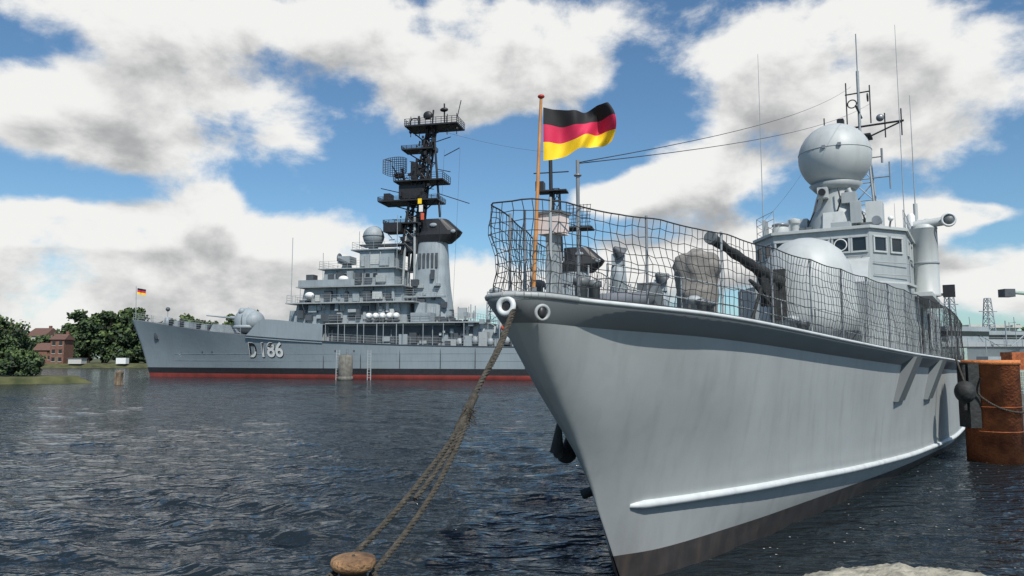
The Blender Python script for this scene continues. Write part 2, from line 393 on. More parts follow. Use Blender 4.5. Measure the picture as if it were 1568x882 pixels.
b.cyl((22.6,2.9,7.3),(22.6,2.9,8.25),.09,'ship_light'); b.bx(22.3,22.9,2.6,3.2,8.0,8.2,'white_paint')
b.bx(23,23.4,3.3,3.7,5.3,5.75,'black_paint'); b.cyl((23.2,2.5,5.4),(23.2,3.3,5.4),.05,'steel')
b.pr([(19.5,2.5),(19.5,3.1),(27,3.2),(27,2.5)],5.1,5.25,'ship_light')
b.lathe((24.2,1.9,7.3),[(.30,0),(.30,.8),(.26,.86)],'ship_light',n=18)
b.lathe((24.9,2.25,7.3),[(.16,0),(.16,1.5),(.10,1.6)],'white_paint',n=12)
b.lathe((18.2,-1.5,7.3),[(.32,0),(.28,.35),(.2,.4)],'ship_light',n=16); b.torus((18.2,-1.5,7.75),(0,0,1),.25,.05,'steel')
b.lathe((17.6,-.9,7.3),[(.14,0),(.14,.35),(.2,.36),(.2,.5),(.02,.56)],'ship_light',n=16)
b.lathe((18.6,1.6,7.3),[(.16,0),(.1,.3)],'ship_grey',n=12); b.cyl((18.4,1.6,7.68),(18.8,1.6,7.68),.15,'steel',n=14)
b.bx(17.4,17.8,.3,.9,7.3,7.55,'ship_grey'); b.bx(17.6,18.1,-2.0,-1.9,7.3,7.9,'ship_grey')
b.rail([(17.2,-1.5,7.3),(18.5,-2.4,7.3),(25,-2.4,7.3)],.8,'rail_grey',step=.9,r=.016)
b.rail([(19.3,2.35,7.3),(25,2.35,7.3)],.8,'rail_grey',step=.9,r=.016)
b.rail([(25.7,2.5,5.25),(38,2.5,5.25)],.95,'rail_grey',step=1.2,r=.018)
# wall clutter: conduits, lamps, junction boxes
for u,v,z in((16.95,-1.2,5.9),(16.95,1.2,5.8)): b.bx(u-.08,u+.02,v,v+.2,z,z+.25,'hull_grey_dark')
b.tube([(19.5,2.47,5.3),(19.5,2.47,6.3),(21.2,2.47,6.3),(21.2,2.47,7.2)],.025,'rail_grey'); b.cyl((17.7,2.03,7.2),(17.6,2.1,7.5),.03,'steel'); b.sph((17.6,2.1,7.55),.09,'white_paint',n=10,k=6)
b.lathe((21,0,7.3),[(1.25,0),(1.25,.45),(1.05,.5),(1.05,.75),(.85,1.3),(.72,1.8),(.62,2.1),(.7,2.3)],'ship_grey',n=28)
b.bx(20.5,21.5,-1.75,-1.0,7.75,8.35,'ship_grey',tf=.1); b.bx(20.4,21.3,1.05,1.6,7.75,8.75,'ship_light',tf=.15); 
b.bx(20.3,21.6,-1.35,1.35,7.75,7.95,'hull_grey_dark'); b.bx(19.7,21.9,-1.5,1.5,7.3,7.42,'mast_black')
b.bx(19.8,20.3,-.35,.35,7.5,8.4,'ship_light',tf=.25); b.bx(19.95,20.25,.6,.95,7.9,8.7,'ship_grey')
b.cyl((20.6,-.7,8.1),(20.2,-.35,9.2),.09,'ship_light'); b.cyl((20.6,.9,8.1),(20.4,.5,9.3),.09,'ship_light')
b.bx(19.9,20.3,-.5,-.15,8.95,9.35,'ship_light'); b.cyl((19.8,-.32,9.15),(19.95,-.32,9.15),.13,'black_paint',n=12)
b.bx(20.1,20.5,.3,.8,8.7,9.1,'ship_grey'); b.tube([(20.2,.1,8.3),(19.9,.3,8.8),(20.1,.2,9.3)],.03,'black_paint'); b.tube([(20.2,-.9,8.0),(19.8,-.6,8.4),(20.0,-.5,8.9)],.025,'black_paint')
b.done('superstructure',A,bevel=.018)
b=B(True)
b.sph((21,0,10.67),1.31,'ship_light',n=48,k=28); b.torus((21,0,10.83),(0,0,1),1.300,.018,'ship_grey',n=48)
b.bx(19.66,19.76,-.24,-.12,10.76,10.88,'steel'); b.bx(19.66,19.76,.3,.42,10.79,10.91,'steel')
b.lathe((21,0,9.35),[(.72,0),(.95,.25),(.8,.3)],'ship_grey',n=28)
b.done('radar_dome',A)
b=B(True)
b.lattice((29.5,0),1.7,.6,5.2,13.6,'rail_grey',r=.055,n=8)
b.cyl((29.5,0,13.4),(29.5,0,17.0),.07,'rail_grey'); b.cyl((29.5,0,17),(29.5,0,18.9),.025,'steel')
b.cyl((29.5,-1.7,14.2),(29.5,1.9,14.2),.05,'mast_black'); b.cyl((29.5,-1.7,14.2),(29.5,0,13.5),.04,'mast_black'); b.cyl((29.5,1.9,14.2),(29.5,0,13.5),.04,'mast_black')
b.cyl((28.3,0,14.9),(30.4,0,14.9),.05,'mast_black')
b.pr([(29,-.5),(29,.5),(30,.5),(30,-.5)],13.6,13.7,'mast_black')
for v,z,h in((-.55,14.9,1.6),(.5,15,1.2),(-1.6,14.2,.7),(1.8,14.2,.6),(1.1,14.2,.5),(-.9,14.2,.5)): b.cyl((29.5,v,z-.7),(29.5,v,z+h),.03,'mast_black')
b.cyl((29.5,-.6,15.9),(29.5,.5,15.9),.035,'mast_black'); b.torus((29.5,.4,15.6),(0,1,0),.18,.03,'mast_black'); b.torus((29.5,-.3,15.4),(1,0,0),.2,.03,'mast_black')
b.bx(29.3,29.7,-1,-.7,14.3,14.7,'mast_black'); b.sph((29.5,.9,14.5),.18,'steel'); b.cyl((29.5,1.2,11),(29.5,1.2,12.3),.03,'steel'); b.cyl((29.5,0,11.6),(29.5,1.2,11.6),.03,'steel')
b.cyl((29.5,0,12.6),(29.5,.9,12.6),.03,'steel');b.cyl((29.5,.9,12.3),(29.5,.9,13.0),.05,'steel')
b.done('lattice_mast',A)
b=B(True)
for u,v,z0,z1,r in((18,-2.05,7.2,14.2,.016),(26,1.95,7.3,17.5,.02),(26.5,2.35,8.4,14.4,.024),(25.9,1.6,7.3,9.6,.016)):
    b.cyl((u,v,z0),(u,v,z0+.5),r*2.2,'white_paint'); b.cyl((u,v,z0+.4),(u,v,z1),r,'rail_grey',r1=r*.45)
b.cyl((26.5,2.35,7.3),(26.5,2.35,9.6),.085,'ship_light')
b.done('whip_antennas',A)
def sagline(a,c,s,n=20): 
    a=Vector(a);c=Vector(c); return [tuple(a.lerp(c,i/n)-Vector((0,0,s*4*(i/n)*(1-i/n)))) for i in range(n+1)]
curve('antenna_wires',[sagline((-1.74,-.45,5.25),(29.3,.3,16.2),.35),sagline((-1.74,-.45,5.24),(29.3,-.5,15.2),.35),sagline((18,2.05,7.9),(29.4,1.5,14.2),.3)],.006,'cable',A)
b=B()
b.cyl((.24,8.40,3.6),(.34,8.42,6.02),.026,'wood_pole',r1=.017,n=10); b.sph((.341,8.42,6.05),.035,'red_paint',sc=(1.2,1.2,.7),n=10,k=6)
b.bx(.20,.28,8.35,8.45,3.6,3.8,'steel')
b.done('wooden_flagstaff')
b=B(); nx,nz_=44,27; vs=[];fs=[[],[],[]]
for i in range(nx+1):
    s=i/nx
    for j in range(nz_+1):
        t=j/nz_
        topz=5.92-.04*math.sin(s*math.pi*1.4)-.015*s; h=.60-.20*s**1.6
        botz=5.28+.02*math.sin(s*2.9)+.235*s**1.5
        z=topz*(1-t)+botz*t+ .012*math.sin(s*9+t*3)
        x=.365+.80*s-.03*t*math.sin(s*3)+.07*math.sin(t*math.pi)*s -.10*(1-t)*max(0,s-.75)*2
        y=8.42+.10*s**.6*math.sin(s*12-t*2.4)+.045*math.sin(s*23+t*5)*s
        vs.append((x,y,z))
for i in range(nx):
    for j in range(nz_):
        fs[j*3//nz_].append((i*(nz_+1)+j,i*(nz_+1)+j+1,(i+1)*(nz_+1)+j+1,(i+1)*(nz_+1)+j))
for k,mn in enumerate(('flag_black','flag_red','flag_gold')): b.add(vs,fs[k],mn,True)
b.done('german_flag')
# ================================================================ mooring rope
def twist(name,pts,r,parent=None,strand=3,pitch=.16,mt='rope_old'):
    P=[Vector(p) for p in pts]; L=0; Q=[]
    for k in range(len(P)-1):
        p0=P[max(0,k-1)];p1=P[k];p2=P[k+1];p3=P[min(len(P)-1,k+2)]
        for q in range(60):
            t=q/60; Q.append(.5*((2*p1)+(-p0+p2)*t+(2*p0-5*p1+4*p2-p3)*t*t+(-p0+3*p1-3*p2+p3)*t**3))
    Q.append(P[-1]); spl=[[] for _ in range(strand)]
    for i,p in enumerate(Q):
        d=(Q[min(i+1,len(Q)-1)]-Q[max(i-1,0)]).normalized(); a=d.cross(Vector((0,0,1))).normalized(); c=d.cross(a)
        if i: L+=(p-Q[i-1]).length
        for s in range(strand):
            th=2*math.pi*(L/pitch+s/strand); spl[s].append(p+(a*math.cos(th)+c*math.sin(th))*r*.55)
    return curve(name,spl,r*.55,mt,parent,1)
ME=empty('mooring_rope',(0,0,0))
twist('upper_line',[(0.02,7.84,3.53),(-.13,7.45,3.12),(-.30,7.0,2.76),(-.42,6.7,2.53)],.026,ME)
twist('upper_line_b',[(0.03,7.86,3.52),(-.115,7.43,3.10),(-.31,7.0,2.73),(-.43,6.68,2.50)],.020,ME,pitch=.11)
twist('leg_a',[(-.38,6.78,2.59),(-.50,6.42,2.33),(-.70,5.95,2.06),(-.9,5.5,1.83),(-1.12,5.05,1.63),(-1.17,4.88,1.60)],.022,ME,pitch=.13)
twist('leg_b',[(-.36,6.78,2.58),(-.45,6.42,2.29),(-.60,5.95,1.98),(-.76,5.5,1.75),(-.90,5.1,1.60),(-.91,4.95,1.59)],.022,ME,pitch=.13)
twist('leg_c',[(-.37,6.80,2.60),(-.475,6.42,2.31),(-.64,6.0,2.05),(-.74,5.75,1.93)],.020,ME)
twist('splice',[(-.34,6.86,2.66),(-.40,6.70,2.53),(-.47,6.52,2.38)],.036,ME,pitch=.06)
twist('loop',[(-.9,5.0,1.58),(-.86,4.86,1.585),(-.95,4.78,1.58),(-1.07,4.76,1.58),(-1.18,4.84,1.59),(-1.17,4.95,1.60)],.021,ME)
curve('frayed_ends',[[(-.40+random.uniform(-.03,.03),6.7+random.uniform(-.1,.1),2.54+random.uniform(-.06,.04)),(-.37+random.uniform(-.09,.06),6.66+random.uniform(-.1,.1),2.50+random.uniform(-.12,.05))] for _ in range(60)],.003,'rope_old',ME)
b=B()
b.lathe((-1.03,4.95,1.42),[(.42,0),(.40,.07),(.25,.11),(.10,.13),(.085,.17),(.09,.215),(.135,.235)],'bollard_black',n=32)
b.lathe((-1.03,4.95,1.655),[(.12,-.02),(.142,.0),(.148,.025),(.14,.05),(.12,.058),(.05,.062),(.0,.063)],'bollard_rust',n=36)
b.sph((-1.03,4.95,1.715),.014,'bollard_black',n=8,k=5)
b.done('mooring_bollard')
b=B()
b.bx(-14,14,-12,5.2,-2,1.40,'concrete'); b.bx(-1.55,-.5,4.6,5.28,1.0,1.44,'concrete')
b.done('quay',bevel=.03)
b=B(); nx,ny=60,24; vs=[];fs=[]
for j in range(ny+1):
    for i in range(nx+1):
        x=1.95+1.75*i/nx; t=j/ny; yedge=5.62+.32*math.sin(math.pi*min(1,max(0,(x-1.95)/1.75)))**.7+.05*noise.noise(Vector((x*4,1,0)))
        y=5.1+(yedge-5.1)*t+.03*noise.noise(Vector((x*5,t*3,0)))
        z=1.42+.05*math.sin(math.pi*(x-1.95)/1.75)-.10*t**4+.035*noise.noise(Vector((x*3,y*3,2)))+.03*noise.noise(Vector((x*11,y*11,5)))+.012*noise.noise(Vector((x*30,y*30,5)))
        vs.append((x,y,z))
base=len(vs)
for i in range(nx+1): x,y,z=vs[ny*(nx+1)+i]; vs.append((x,y-.05,z-.9))
for j in range(ny):
    for i in range(nx): a=j*(nx+1)+i; fs.append((a,a+1,a+nx+2,a+nx+1))
for i in range(nx): a=ny*(nx+1)+i; fs.append((a,a+1,base+i+1,base+i))
b.add(vs,fs,'concrete',True); b.done('stone_slab')
# ================================================================ rusty pile
b=B()
c=(14.08,21.9,0)
b.lathe((c[0],c[1],-1),[(.72,0),(.72,3.86),(.74,3.87),(.74,3.93),(.69,3.94),(.67,3.90),(.3,3.88)],'rust',n=40)
b.lathe((c[0],c[1],-1),[(.735,3.80),(.745,3.80),(.745,3.935)],'rust_rim',n=40)
for z in(1.6,0.9): b.torus((c[0],c[1],z),(0,0,1),.708,.018,'rust',n=40)
b.bx(c[0]-.93,c[0]-.62,c[1]-.45,c[1]+.1,1.0,2.85,'canvas_black'); b.cyl((c[0]-.98,c[1]-.3,1.5),(c[0]-.98,c[1]-.3,2.8),.07,'canvas_black')
b.done('rusty_mooring_pile')
twist('pile_rope',[(c[0]-1.0,c[1]-1.1,2.45),(c[0]-.75,c[1]-.55,2.0),(c[0]-.4,c[1]-.70,1.66),(c[0],c[1]-.79,1.5),(c[0]+.4,c[1]-.70,1.46),(c[0]+.76,c[1]-.1,1.5)],.028)
b=B(); b.sph((12.72,20.95,2.05),.27,'canvas_black',sc=(1,1,1.15),n=20,k=14); b.cyl((12.72,20.95,2.3),(12.6,21.1,3.0),.03,'rope_old'); b.done('ball_fender')
# ================================================================ DESTROYER
D=empty('destroyer',(-59,121,0),math.atan2(-.224,.975))
dd=[(-3.6,.0),(-3.5,.35),(-2,1.0),(2,2.3),(8,3.9),(14,5.0),(20,5.7),(30,6.5),(42,7.0),(70,7.1),(100,6.7),(122,5.6),(129,4.8)]
dw=[(0.2,0),(4,.75),(10,1.9),(20,3.8),(32,5.7),(48,6.8),(70,7.0),(100,6.2),(129,3.6)]
dz=[(-3.6,9.3),(3,8.4),(8,7.75),(14,7.0),(20,6.4),(31,5.6),(47,4.8),(62,4.5),(90,4.3),(129,4.3)]
dst=[(-2,1.2),(0,.2),(2,-.5),(5,-1.7),(7.5,-2.8),(9.3,-3.6)]
def drow(t):
    e=129; out=[]
    ud=-3.6+(e+3.6)*t; Z=tab(dz,ud); vd=tab(dd,ud); vw=tab(dw,.2+(e-.2)*t)
    out.append((1.2+(e-1.2)*t,vw*.7,-2))
    for z in(0,.62,1.5): 
        u0=tab(dst,z); out.append((u0+(e-u0)*t,vw+(vd-vw)*(z/Z)**1.5,z))
    for k in range(1,7):
        z=1.5+(Z-1.5)*k/6; u0=tab(dst,z); out.append((u0+(e-u0)*t,vw+(vd-vw)*(z/Z)**1.5,z))
    return out
GD=[drow((i/80)**1.5) for i in range(81)]
build_hull(GD,['dest_red','dest_red','black_paint']+['dest_hull']*6,'hull',D,'deck_grey')
def dh(u,z): return hull_at(GD,u,z)
b=B(True)
for sd in(1,-1):
    us_=[21+i*.65 for i in range(21)]
    vs=[];fs=[]
    for u in us_:
        v=tab(dd,u)-.02; z0=tab(dz,u); zt_=tab([(21,6.3),(24,8.7),(34,7.9),(34.1,7.9)],u)
        vs+=[(u,sd*v,z0-.3),(u,sd*(v-.02),max(z0,zt_)),(u,sd*(v-.25),max(z0,zt_))]
    for i in range(len(us_)-1):
        for k in range(2): fs.append((i*3+k,(i+1)*3+k,(i+1)*3+k+1,i*3+k+1))
    b.add(vs,fs,'dest_hull')
b.pr([(24,-5.6),(24,5.6),(34,6.4),(34,-6.4)],7.8,7.9,'dest_grey')
for sd in(1,-1):
    b.rail([(u,sd*(tab(dd,u)-.15),tab(dz,u)) for u in(-3,-1,2,5,8,11,14,17,20)],1.1,'rail_grey',step=1.6,r=.03)
    b.rail([(u,sd*(tab(dd,u)-.15),tab(dz,u)) for u in(35,40,45,50,55,60,66,72,80,90,100,110,120,128)],1.1,'rail_grey',step=1.8,r=.03)
    pts=[(u,sd*(tab(dd,u)+.01),tab(dz,u)) for u in range(21,129,3)]
    b.tube(pts,.07,'dest_dark',n=5)
b.sph((2.4,dh(2.4,6.5),6.6),.5,'dest_dark',sc=(1,.25,1.4)); b.cyl((2.2,dh(2.2,6.6),7.0),(2.8,dh(2.8,5.6)+.1,5.9),.15,'black_paint')
for u in(12,14,36,39): b.cyl((u,dh(u,4)-.1,4),(u,dh(u,4)+.03,4),.14,'dest_dark')
for u in(34,40,46,52,57,64): b.cyl((u,dh(u,3.4),4.3),(u,dh(u,2)+.05,1.6),.06,'dest_dark',n=5)
for z in(2.6,3.6): b.tube([(u,dh(u,z)+.01,z) for u in range(6,120,4)],.025,'dest_grey',n=4)
b.done('deck_edge',D)
b=B(True)
def gunt(b,u,dirn,z):
    b.lathe((u,0,z-.3),[(2.0,0),(2.0,.5)],'dest_grey',n=24)
    b.sph((u,0,z+.9),1.9,'dest_grey',sc=(1.15,.9,1.1),n=24,k=14)
    b.sph((u+1.2*-dirn,0,z+.9),1.7,'dest_grey',sc=(.9,1,.95),n=20,k=12)
    b.sph((u+.4*dirn,1.0,z+2.4),.55,'dest_grey'); b.torus((u,0,z+.9),(1,0,0),1.75,.06,'dest_dark',n=24)
    b.cyl((u+1.5*dirn,0,z+1.3),(u+7.4*dirn,0,z+1.9),.16,'dest_grey',r1=.10,n=10); b.cyl((u+1.2*dirn,0,z+1.3),(u+3*dirn,0,z+1.5),.28,'dest_grey')
gunt(b,17.6,-1,7.9); gunt(b,108,1,4.6)
b.cyl((-3,0,9.3),(-3.2,0,14.8),.05,'rail_grey'); b.cyl((3,0,8.3),(3,0,11.2),.06,'rail_grey'); b.sph((3,0,10.9),.35,'dest_dark'); b.lathe((3,0,8),[(.6,0),(.5,1.2),(.3,1.6)],'dest_grey')
for u in(5,7,10,12): b.bx(u,u+.7,-1,1,tab(dz,u)-.1,tab(dz,u)+.8,'dest_grey'); b.lathe((u+.2,2,tab(dz,u)-.1),[(.3,0),(.3,.9),(.4,1)],'dest_dark',n=10)
b.side([(13.5,6.9),(14.5,6.9),(14.2,8.2)],-4,4,'dest_grey')
b.done('guns_and_foredeck_gear',D)
b=B(True)
b.bx(25.5,57,-4.6,4.6,4.6,8.0,'dest_grey'); b.bx(57,64,-3.6,3.6,4.3,7.0,'dest_grey'); b.bx(66,86,-4,4,4.2,7.4,'dest_grey')
b.bx(34,57.5,-5.9,5.9,7.9,8.05,'ship_grey')
b.bx(28,46,-4.4,4.4,7.9,11.0,'dest_grey',tf=.6)
b.bx(27.3,47.5,-5.6,5.6,10.95,11.12,'ship_grey')
b.bx(29,45,-3.9,3.9,11.1,13.4,'dest_grey',tf=.5)
b.bx(28.6,45.5,-5.0,5.0,13.4,13.55,'ship_grey'); b.bx(29,38,4.85,5.0,13.5,14.5,'dest_grey')
b.bx(32,43.5,-3.3,3.3,13.5,16.2,'dest_grey',tf=.4)
b.bx(31.5,44,-3.8,3.8,16.2,16.32,'ship_grey')
b.bx(37.5,43,-2.2,2.2,16.3,19.2,'dest_grey'); b.bx(36.2,43.5,-2.6,2.6,19.1,19.25,'dest_grey')
for u in(33,34.2,35.4,36.6,37.8,39,40.2): window(b,(u,3.3),(u+.7,3.3),14.9,15.5,(0,1),'dest_grey')
for v in(-2.4,-1.2,0,1.2): window(b,(32.2,v),(32.2,v+.8),15,15.5,(-1,0),'dest_grey')
for u in(30,33,36,39,42,45): b.cyl((u,4.4,9.4),(u,5.5,10.95),.07,'dest_grey',n=5); b.cyl((u,5.8,4.8),(u,5.8,7.9),.07,'dest_grey',n=5)
for u in range(34,57,3): b.cyl((u,5.8,4.8),(u,5.8,7.9),.06,'dest_grey',n=5)
rnd=random.Random(3)
for z0,va,u0,u1 in((4.9,4.6,27,56),(8.3,4.4,29,45),(9.6,4.4,29,45),(11.3,3.9,30,44),(13.8,3.3,33,43),(16.6,2.2,38,42.5),(4.6,3.6,57.5,63.5),(4.6,4,67,85),(8.1,3.2,47,56)):
    u=u0
    while u<u1:
        w=rnd.uniform(.4,1.5);h=rnd.uniform(.5,2.0);dz_=rnd.uniform(0,.6);mt=rnd.choice(['dest_dark','dest_dark','dest_dark','ship_grey','dest_grey','ship_light'])
        b.bx(u,min(u+w,u1),va-.02,va+rnd.uniform(.05,.7),z0+dz_,z0+dz_+h*.8,mt); u+=w+rnd.uniform(.1,.9)
        if rnd.random()<.5: b.cyl((u,va+.15,z0),(u,va+.15,z0+2.2),.06,mt,n=5)
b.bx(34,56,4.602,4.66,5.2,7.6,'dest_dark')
b.bx(33,36,4.4,5.4,8.3,9.4,'dest_dark'); b.bx(47,50,3,5.6,8.05,9.4,'dest_grey')
for z,v,u0,u1 in((8.05,5.8,34.5,57),(11.12,5.5,27.5,47.3),(13.55,4.9,38,45.4),(16.32,3.7,31.7,43.8),(19.25,2.5,36.4,43.3)):
    b.rail([(u0,-v,z),(u0,v,z),(u1,v,z),(u1,-v,z)],1.1,'rail_grey',step=1.4,r=.028)
for i in range(5): b.sph((40.6+i*1.05,5.4,9.0),.48,'white_paint',sc=(1.0,1.35,1.0),n=12,k=8); b.bx(40.2+i*1.05,41+i*1.05,5,5.8,8.2,8.5,'dest_dark')
b.sph((31,5.2,12.2),.5,'white_paint',sc=(1.5,1,1),n=12,k=8); b.sph((36,4.4,14.6),.5,'white_paint',sc=(1.6,1,1),n=12,k=8)
b.bx(25.8,27.6,-2,2,8,10.2,'dest_grey',tf=.3); b.lathe((29.5,2,13.5),[(.5,0),(.4,1.0)],'dest_grey'); b.bx(29,30.2,1.3,2.7,14.5,15.6,'dest_dark')
b.lathe((34.4,0,16.3),[(.9,0),(.7,1.0),(.5,1.3)],'dest_grey',n=16); b.bx(33.4,35.4,-1.2,1.2,17.4,18.5,'dest_grey'); b.sph((33.3,.3,18.3),.8,'dest_dark',sc=(.35,1,1),n=14,k=8); b.cyl((33.5,1.2,18),(35.2,1.6,17.2),.3,'dest_dark')
b.lathe((39,.6,19.2),[(.9,0),(.7,.5),(1.0,.9)],'dest_grey',n=18)
b.sph((39,.6,21.4),1.62,'dest_grey',n=26,k=16); b.torus((39,.6,21.4),(0,0,1),1.63,.05,'dest_dark',n=26); b.torus((39,.6,21.4),(0,1,0),1.63,.04,'dest_dark',n=26)
b.bx(37.2,44.5,-.5,1.8,19.9,20.05,'dest_dark')
for u,v,z0,z1 in((27.8,4.8,11,21),(28,-4.6,11,20),(37.5,2.4,19.2,22),(44,3.5,16,24),(26.6,0,8,14)): b.cyl((u,v,z0),(u,v,z1),.05,'rail_grey',n=5)
b.done('superstructure',D)
b=B(True)
def mack(b,u0,u1,z0,z1,cap):
    n=20; 
    def ring(ua,ub,w,z): 
        return [((ua+ub)/2+(ub-ua)/2*math.copysign(abs(math.cos(t))**.6,math.cos(t)),w*math.copysign(abs(math.sin(t))**.6,math.sin(t)),z) for t in [2*math.pi*i/n for i in range(n)]]
    L=[(ring(u0-1,u1+1.5,2.6,z0),'dest_grey'),(ring(u0-.2,u1+.7,2.2,z0+6),'dest_grey'),(ring(u0+.5,u1+.3,1.7,z1-2.6),'dest_grey')]
    vs=[];fs=[]
    for l,_ in L: vs+=l
    for j in range(2):
        for i in range(n): fs.append((j*n+i,j*n+(i+1)%n,(j+1)*n+(i+1)%n,(j+1)*n+i))
    b.add(vs,fs,'dest_grey',True)
    L=[ring(u0+.3,u1+1.0,1.8,z1-2.6),ring(u0+.2,u1+2.2,2.0,z1-1.6),ring(u0+.8,u1+2.6,1.9,z1-1.0),ring(u0+.8,u1+.6,1.7,z1+.8),ring(u0+1.2,u1+.1,1.3,z1+.8)]
    vs=[];fs=[]
    for l in L: vs+=l
    for j in range(4):
        for i in range(n): fs.append((j*n+i,j*n+(i+1)%n,(j+1)*n+(i+1)%n,(j+1)*n+i))
    fs.append(tuple(range(4*n,5*n))); fs.append(tuple(range(n))[::-1]); b.add(vs,fs,'mast_black',False)
    for k in range(5): b.bx(u0+1.0+k*.65,u0+1.35+k*.65,1.85,2.08,z1-6.6,z1-4.4,'dest_dark')
    b.sph((u0+3.2,1.9,z1-.2),.45,'dest_grey',sc=(1.3,.4,.7)); b.sph((u1+1.8,1.7,z1-1.2),.4,'dest_grey',sc=(1,.4,.7))
    b.bx(u0-1,u1+1,2.2,3.0,z0+4,z0+4.2,'dest_grey'); b.bx(u0+1,u0+2.6,2.4,3.4,z0+.6,z0+3.2,'dest_grey')
    r2=random.Random(int(u0))
    for i in range(14):
        u=r2.uniform(u0-.5,u1+.8); z=r2.uniform(z0,z1-8); b.bx(u,u+r2.uniform(.3,1.1),1.9,2.6+r2.random()*.4,z,z+r2.uniform(.3,1.4),r2.choice(['dest_dark','ship_grey','dest_dark']))
    b.rail([(u0-1,3,z0+4.2),(u1+1,3,z0+4.2)],1,'rail_grey',r=.03)
mack(b,45.8,50.2,7.8,22.8,1); mack(b,67.5,71.5,6.5,17.8,1)
b.done('funnels',D)
b=B(True)
mb='mast_black'
for u,v in((43.8,1.3),(43.8,-1.3),(46.2,1.9)): b.cyl((u,v,8),(u+ (0.6 if u<45 else -.4),v*.6,24),.20,'ship_grey',n=8)
b.lattice((44.9,0),2.3,1.9,18.5,29.8,mb,r=.24,n=6,shift=(1.3,0)); b.lattice((46.6,0),1.6,1.0,29.8,38,mb,r=.17,n=5,shift=(1.4,0))
b.cyl((45,0,16),(47.4,0,38),.34,mb); b.cyl((48,0,38),(48.2,0,40.8),.14,mb)
b.cyl((49.6,.6,24),(48.4,.3,37.6),.18,mb)
def plat(b,u0,u1,w,z,railh=1.0):
    b.bx(u0,u1,-w,w,z-.16,z+.06,mb); b.rail([(u0,-w,z),(u0,w,z),(u1,w,z),(u1,-w,z)],railh,mb,step=.8,r=.05,rows=3)
    for uu in(u0,u1): b.cyl((uu,w*.8,z),(46.5,0,z-1.8),.1,mb,n=5)
plat(b,44.3,52.6,2.0,38); plat(b,43.6,48.5,1.4,34.6,.5); plat(b,42.6,50.4,1.9,29.6); plat(b,40.2,49.6,2.1,26.6,.6); plat(b,41.0,46.6,1.8,23.2,.5)
b.bx(41.2,44,-.5,2.2,21.8,23.2,mb); b.bx(40.6,41.6,-.8,.8,26.6,28,mb); b.bx(43.2,47,-1,1.2,27,29,mb); b.bx(44,46,-.8,.8,19,21.6,'dest_dark')
for u in(45,46.4,50.8,52.3): b.cyl((u,1.2,36.4),(u,1.2,39.6),.07,mb,n=5); b.sph((u,1.2,37.2),.28,mb,n=8,k=6)
C=Vector((43.0,.6,31.9))
b.cyl((43.8,.3,29.6),(43.4,.5,31.8),.22,mb)
for k in range(13):
    a=-1+k/6; b.tube([C+Vector((1.9*a-.2,.6+.7*a*a,s*1.55*math.sqrt(max(.15,1-.55*a*a)))) for s in(-1,-.5,0,.5,1)],.055,mb,n=4)
for k in range(10):
    s=-1+k/4.5; b.tube([C+Vector((1.9*a-.2,.6+.7*a*a,s*1.55*math.sqrt(max(.15,1-.55*a*a)))) for a in(-1,-.6,-.2,.2,.6,1)],.055,mb,n=4)
b.cyl(C+Vector((0,.6,-1.2)),C+Vector((-.3,2.2,-.2)),.09,mb); b.bx(42.4,43.6,.0,1.0,30.4,31.0,mb); b.bx(45.0,45.9,.2,1.0,30,32.6,mb)
b.sph((47.4,.3,39.9),.75,mb,sc=(1,.5,.9)); b.sph((50.0,.3,40.6),.65,mb,sc=(1,.6,.5)); b.cyl((50,0,38),(50,.2,41.6),.12,mb); b.cyl((45.8,0,38),(45.8,0,40),.12,mb); b.torus((45.3,.3,38.9),(.2,1,0),.7,.1,mb)
for u0,v0,z0,u1,v1,z1 in((42,0,33,40.5,0,33.5),(50,0,33.5,52.4,0,34.6),(49,0,31.5,51,0,31),(48,0,35.6,51,0,36.4),(52,0,39.4,52.6,0,42),(44.3,0,27.8,39.8,0,29),(49,0,27.8,54,0,26.0)): b.cyl((u0,v0,z0),(u1,v1,z1),.07,mb,n=5)
rnd=random.Random(11)
for i in range(150):
    z=rnd.uniform(19,37); t=(z-20)/18; u=44.6+2.6*t+rnd.uniform(-2.6,2.6)*(1-.4*t); v=rnd.uniform(-1,1.6)
    s=rnd.uniform(.15,.5)
    if rnd.random()<.5: b.bx(u,u+s,v,v+s,z,z+s*rnd.uniform(.8,2),mb)
    else: b.cyl((u,v,z),(u+rnd.uniform(-1.3,1.3),v,z+rnd.uniform(-.3,.9)),.06,mb,n=5)
b.bx(46.9,47.5,2.3,2.33,24.6,25.6,'white_paint'); b.bx(47.2,47.7,2.3,2.33,23.4,24.4,'orange_red'); b.bx(46.7,47.3,2.3,2.33,25.8,26.6,'flag_gold')
b.cyl((66.6,0,7),(66.3,0,33.5),.28,mb); b.lattice((67.2,0),1.5,.8,17,27.5,mb,r=.12,n=6); b.bx(64.5,68.8,-1.2,1.2,27,27.2,mb); b.bx(64.2,65.4,-.8,.8,27.2,28.6,mb)
b.cyl((63.8,0,30),(69,0,30),.09,mb); b.cyl((66.3,0,33),(66.3,0,36),.06,mb); b.bx(68.5,72.5,-1.6,1.6,21.4,21.6,mb)
for k in range(7):
    b.cyl((68.9+k*.5,.4,21.8),(69.2+k*.5,.4,25),.05,mb,n=4); b.cyl((68.8,.4,21.9+k*.5),(72.2,.4,21.9+k*.5),.05,mb,n=4)
b.cyl((70.5,0,17),(70.5,0,22),.25,mb)
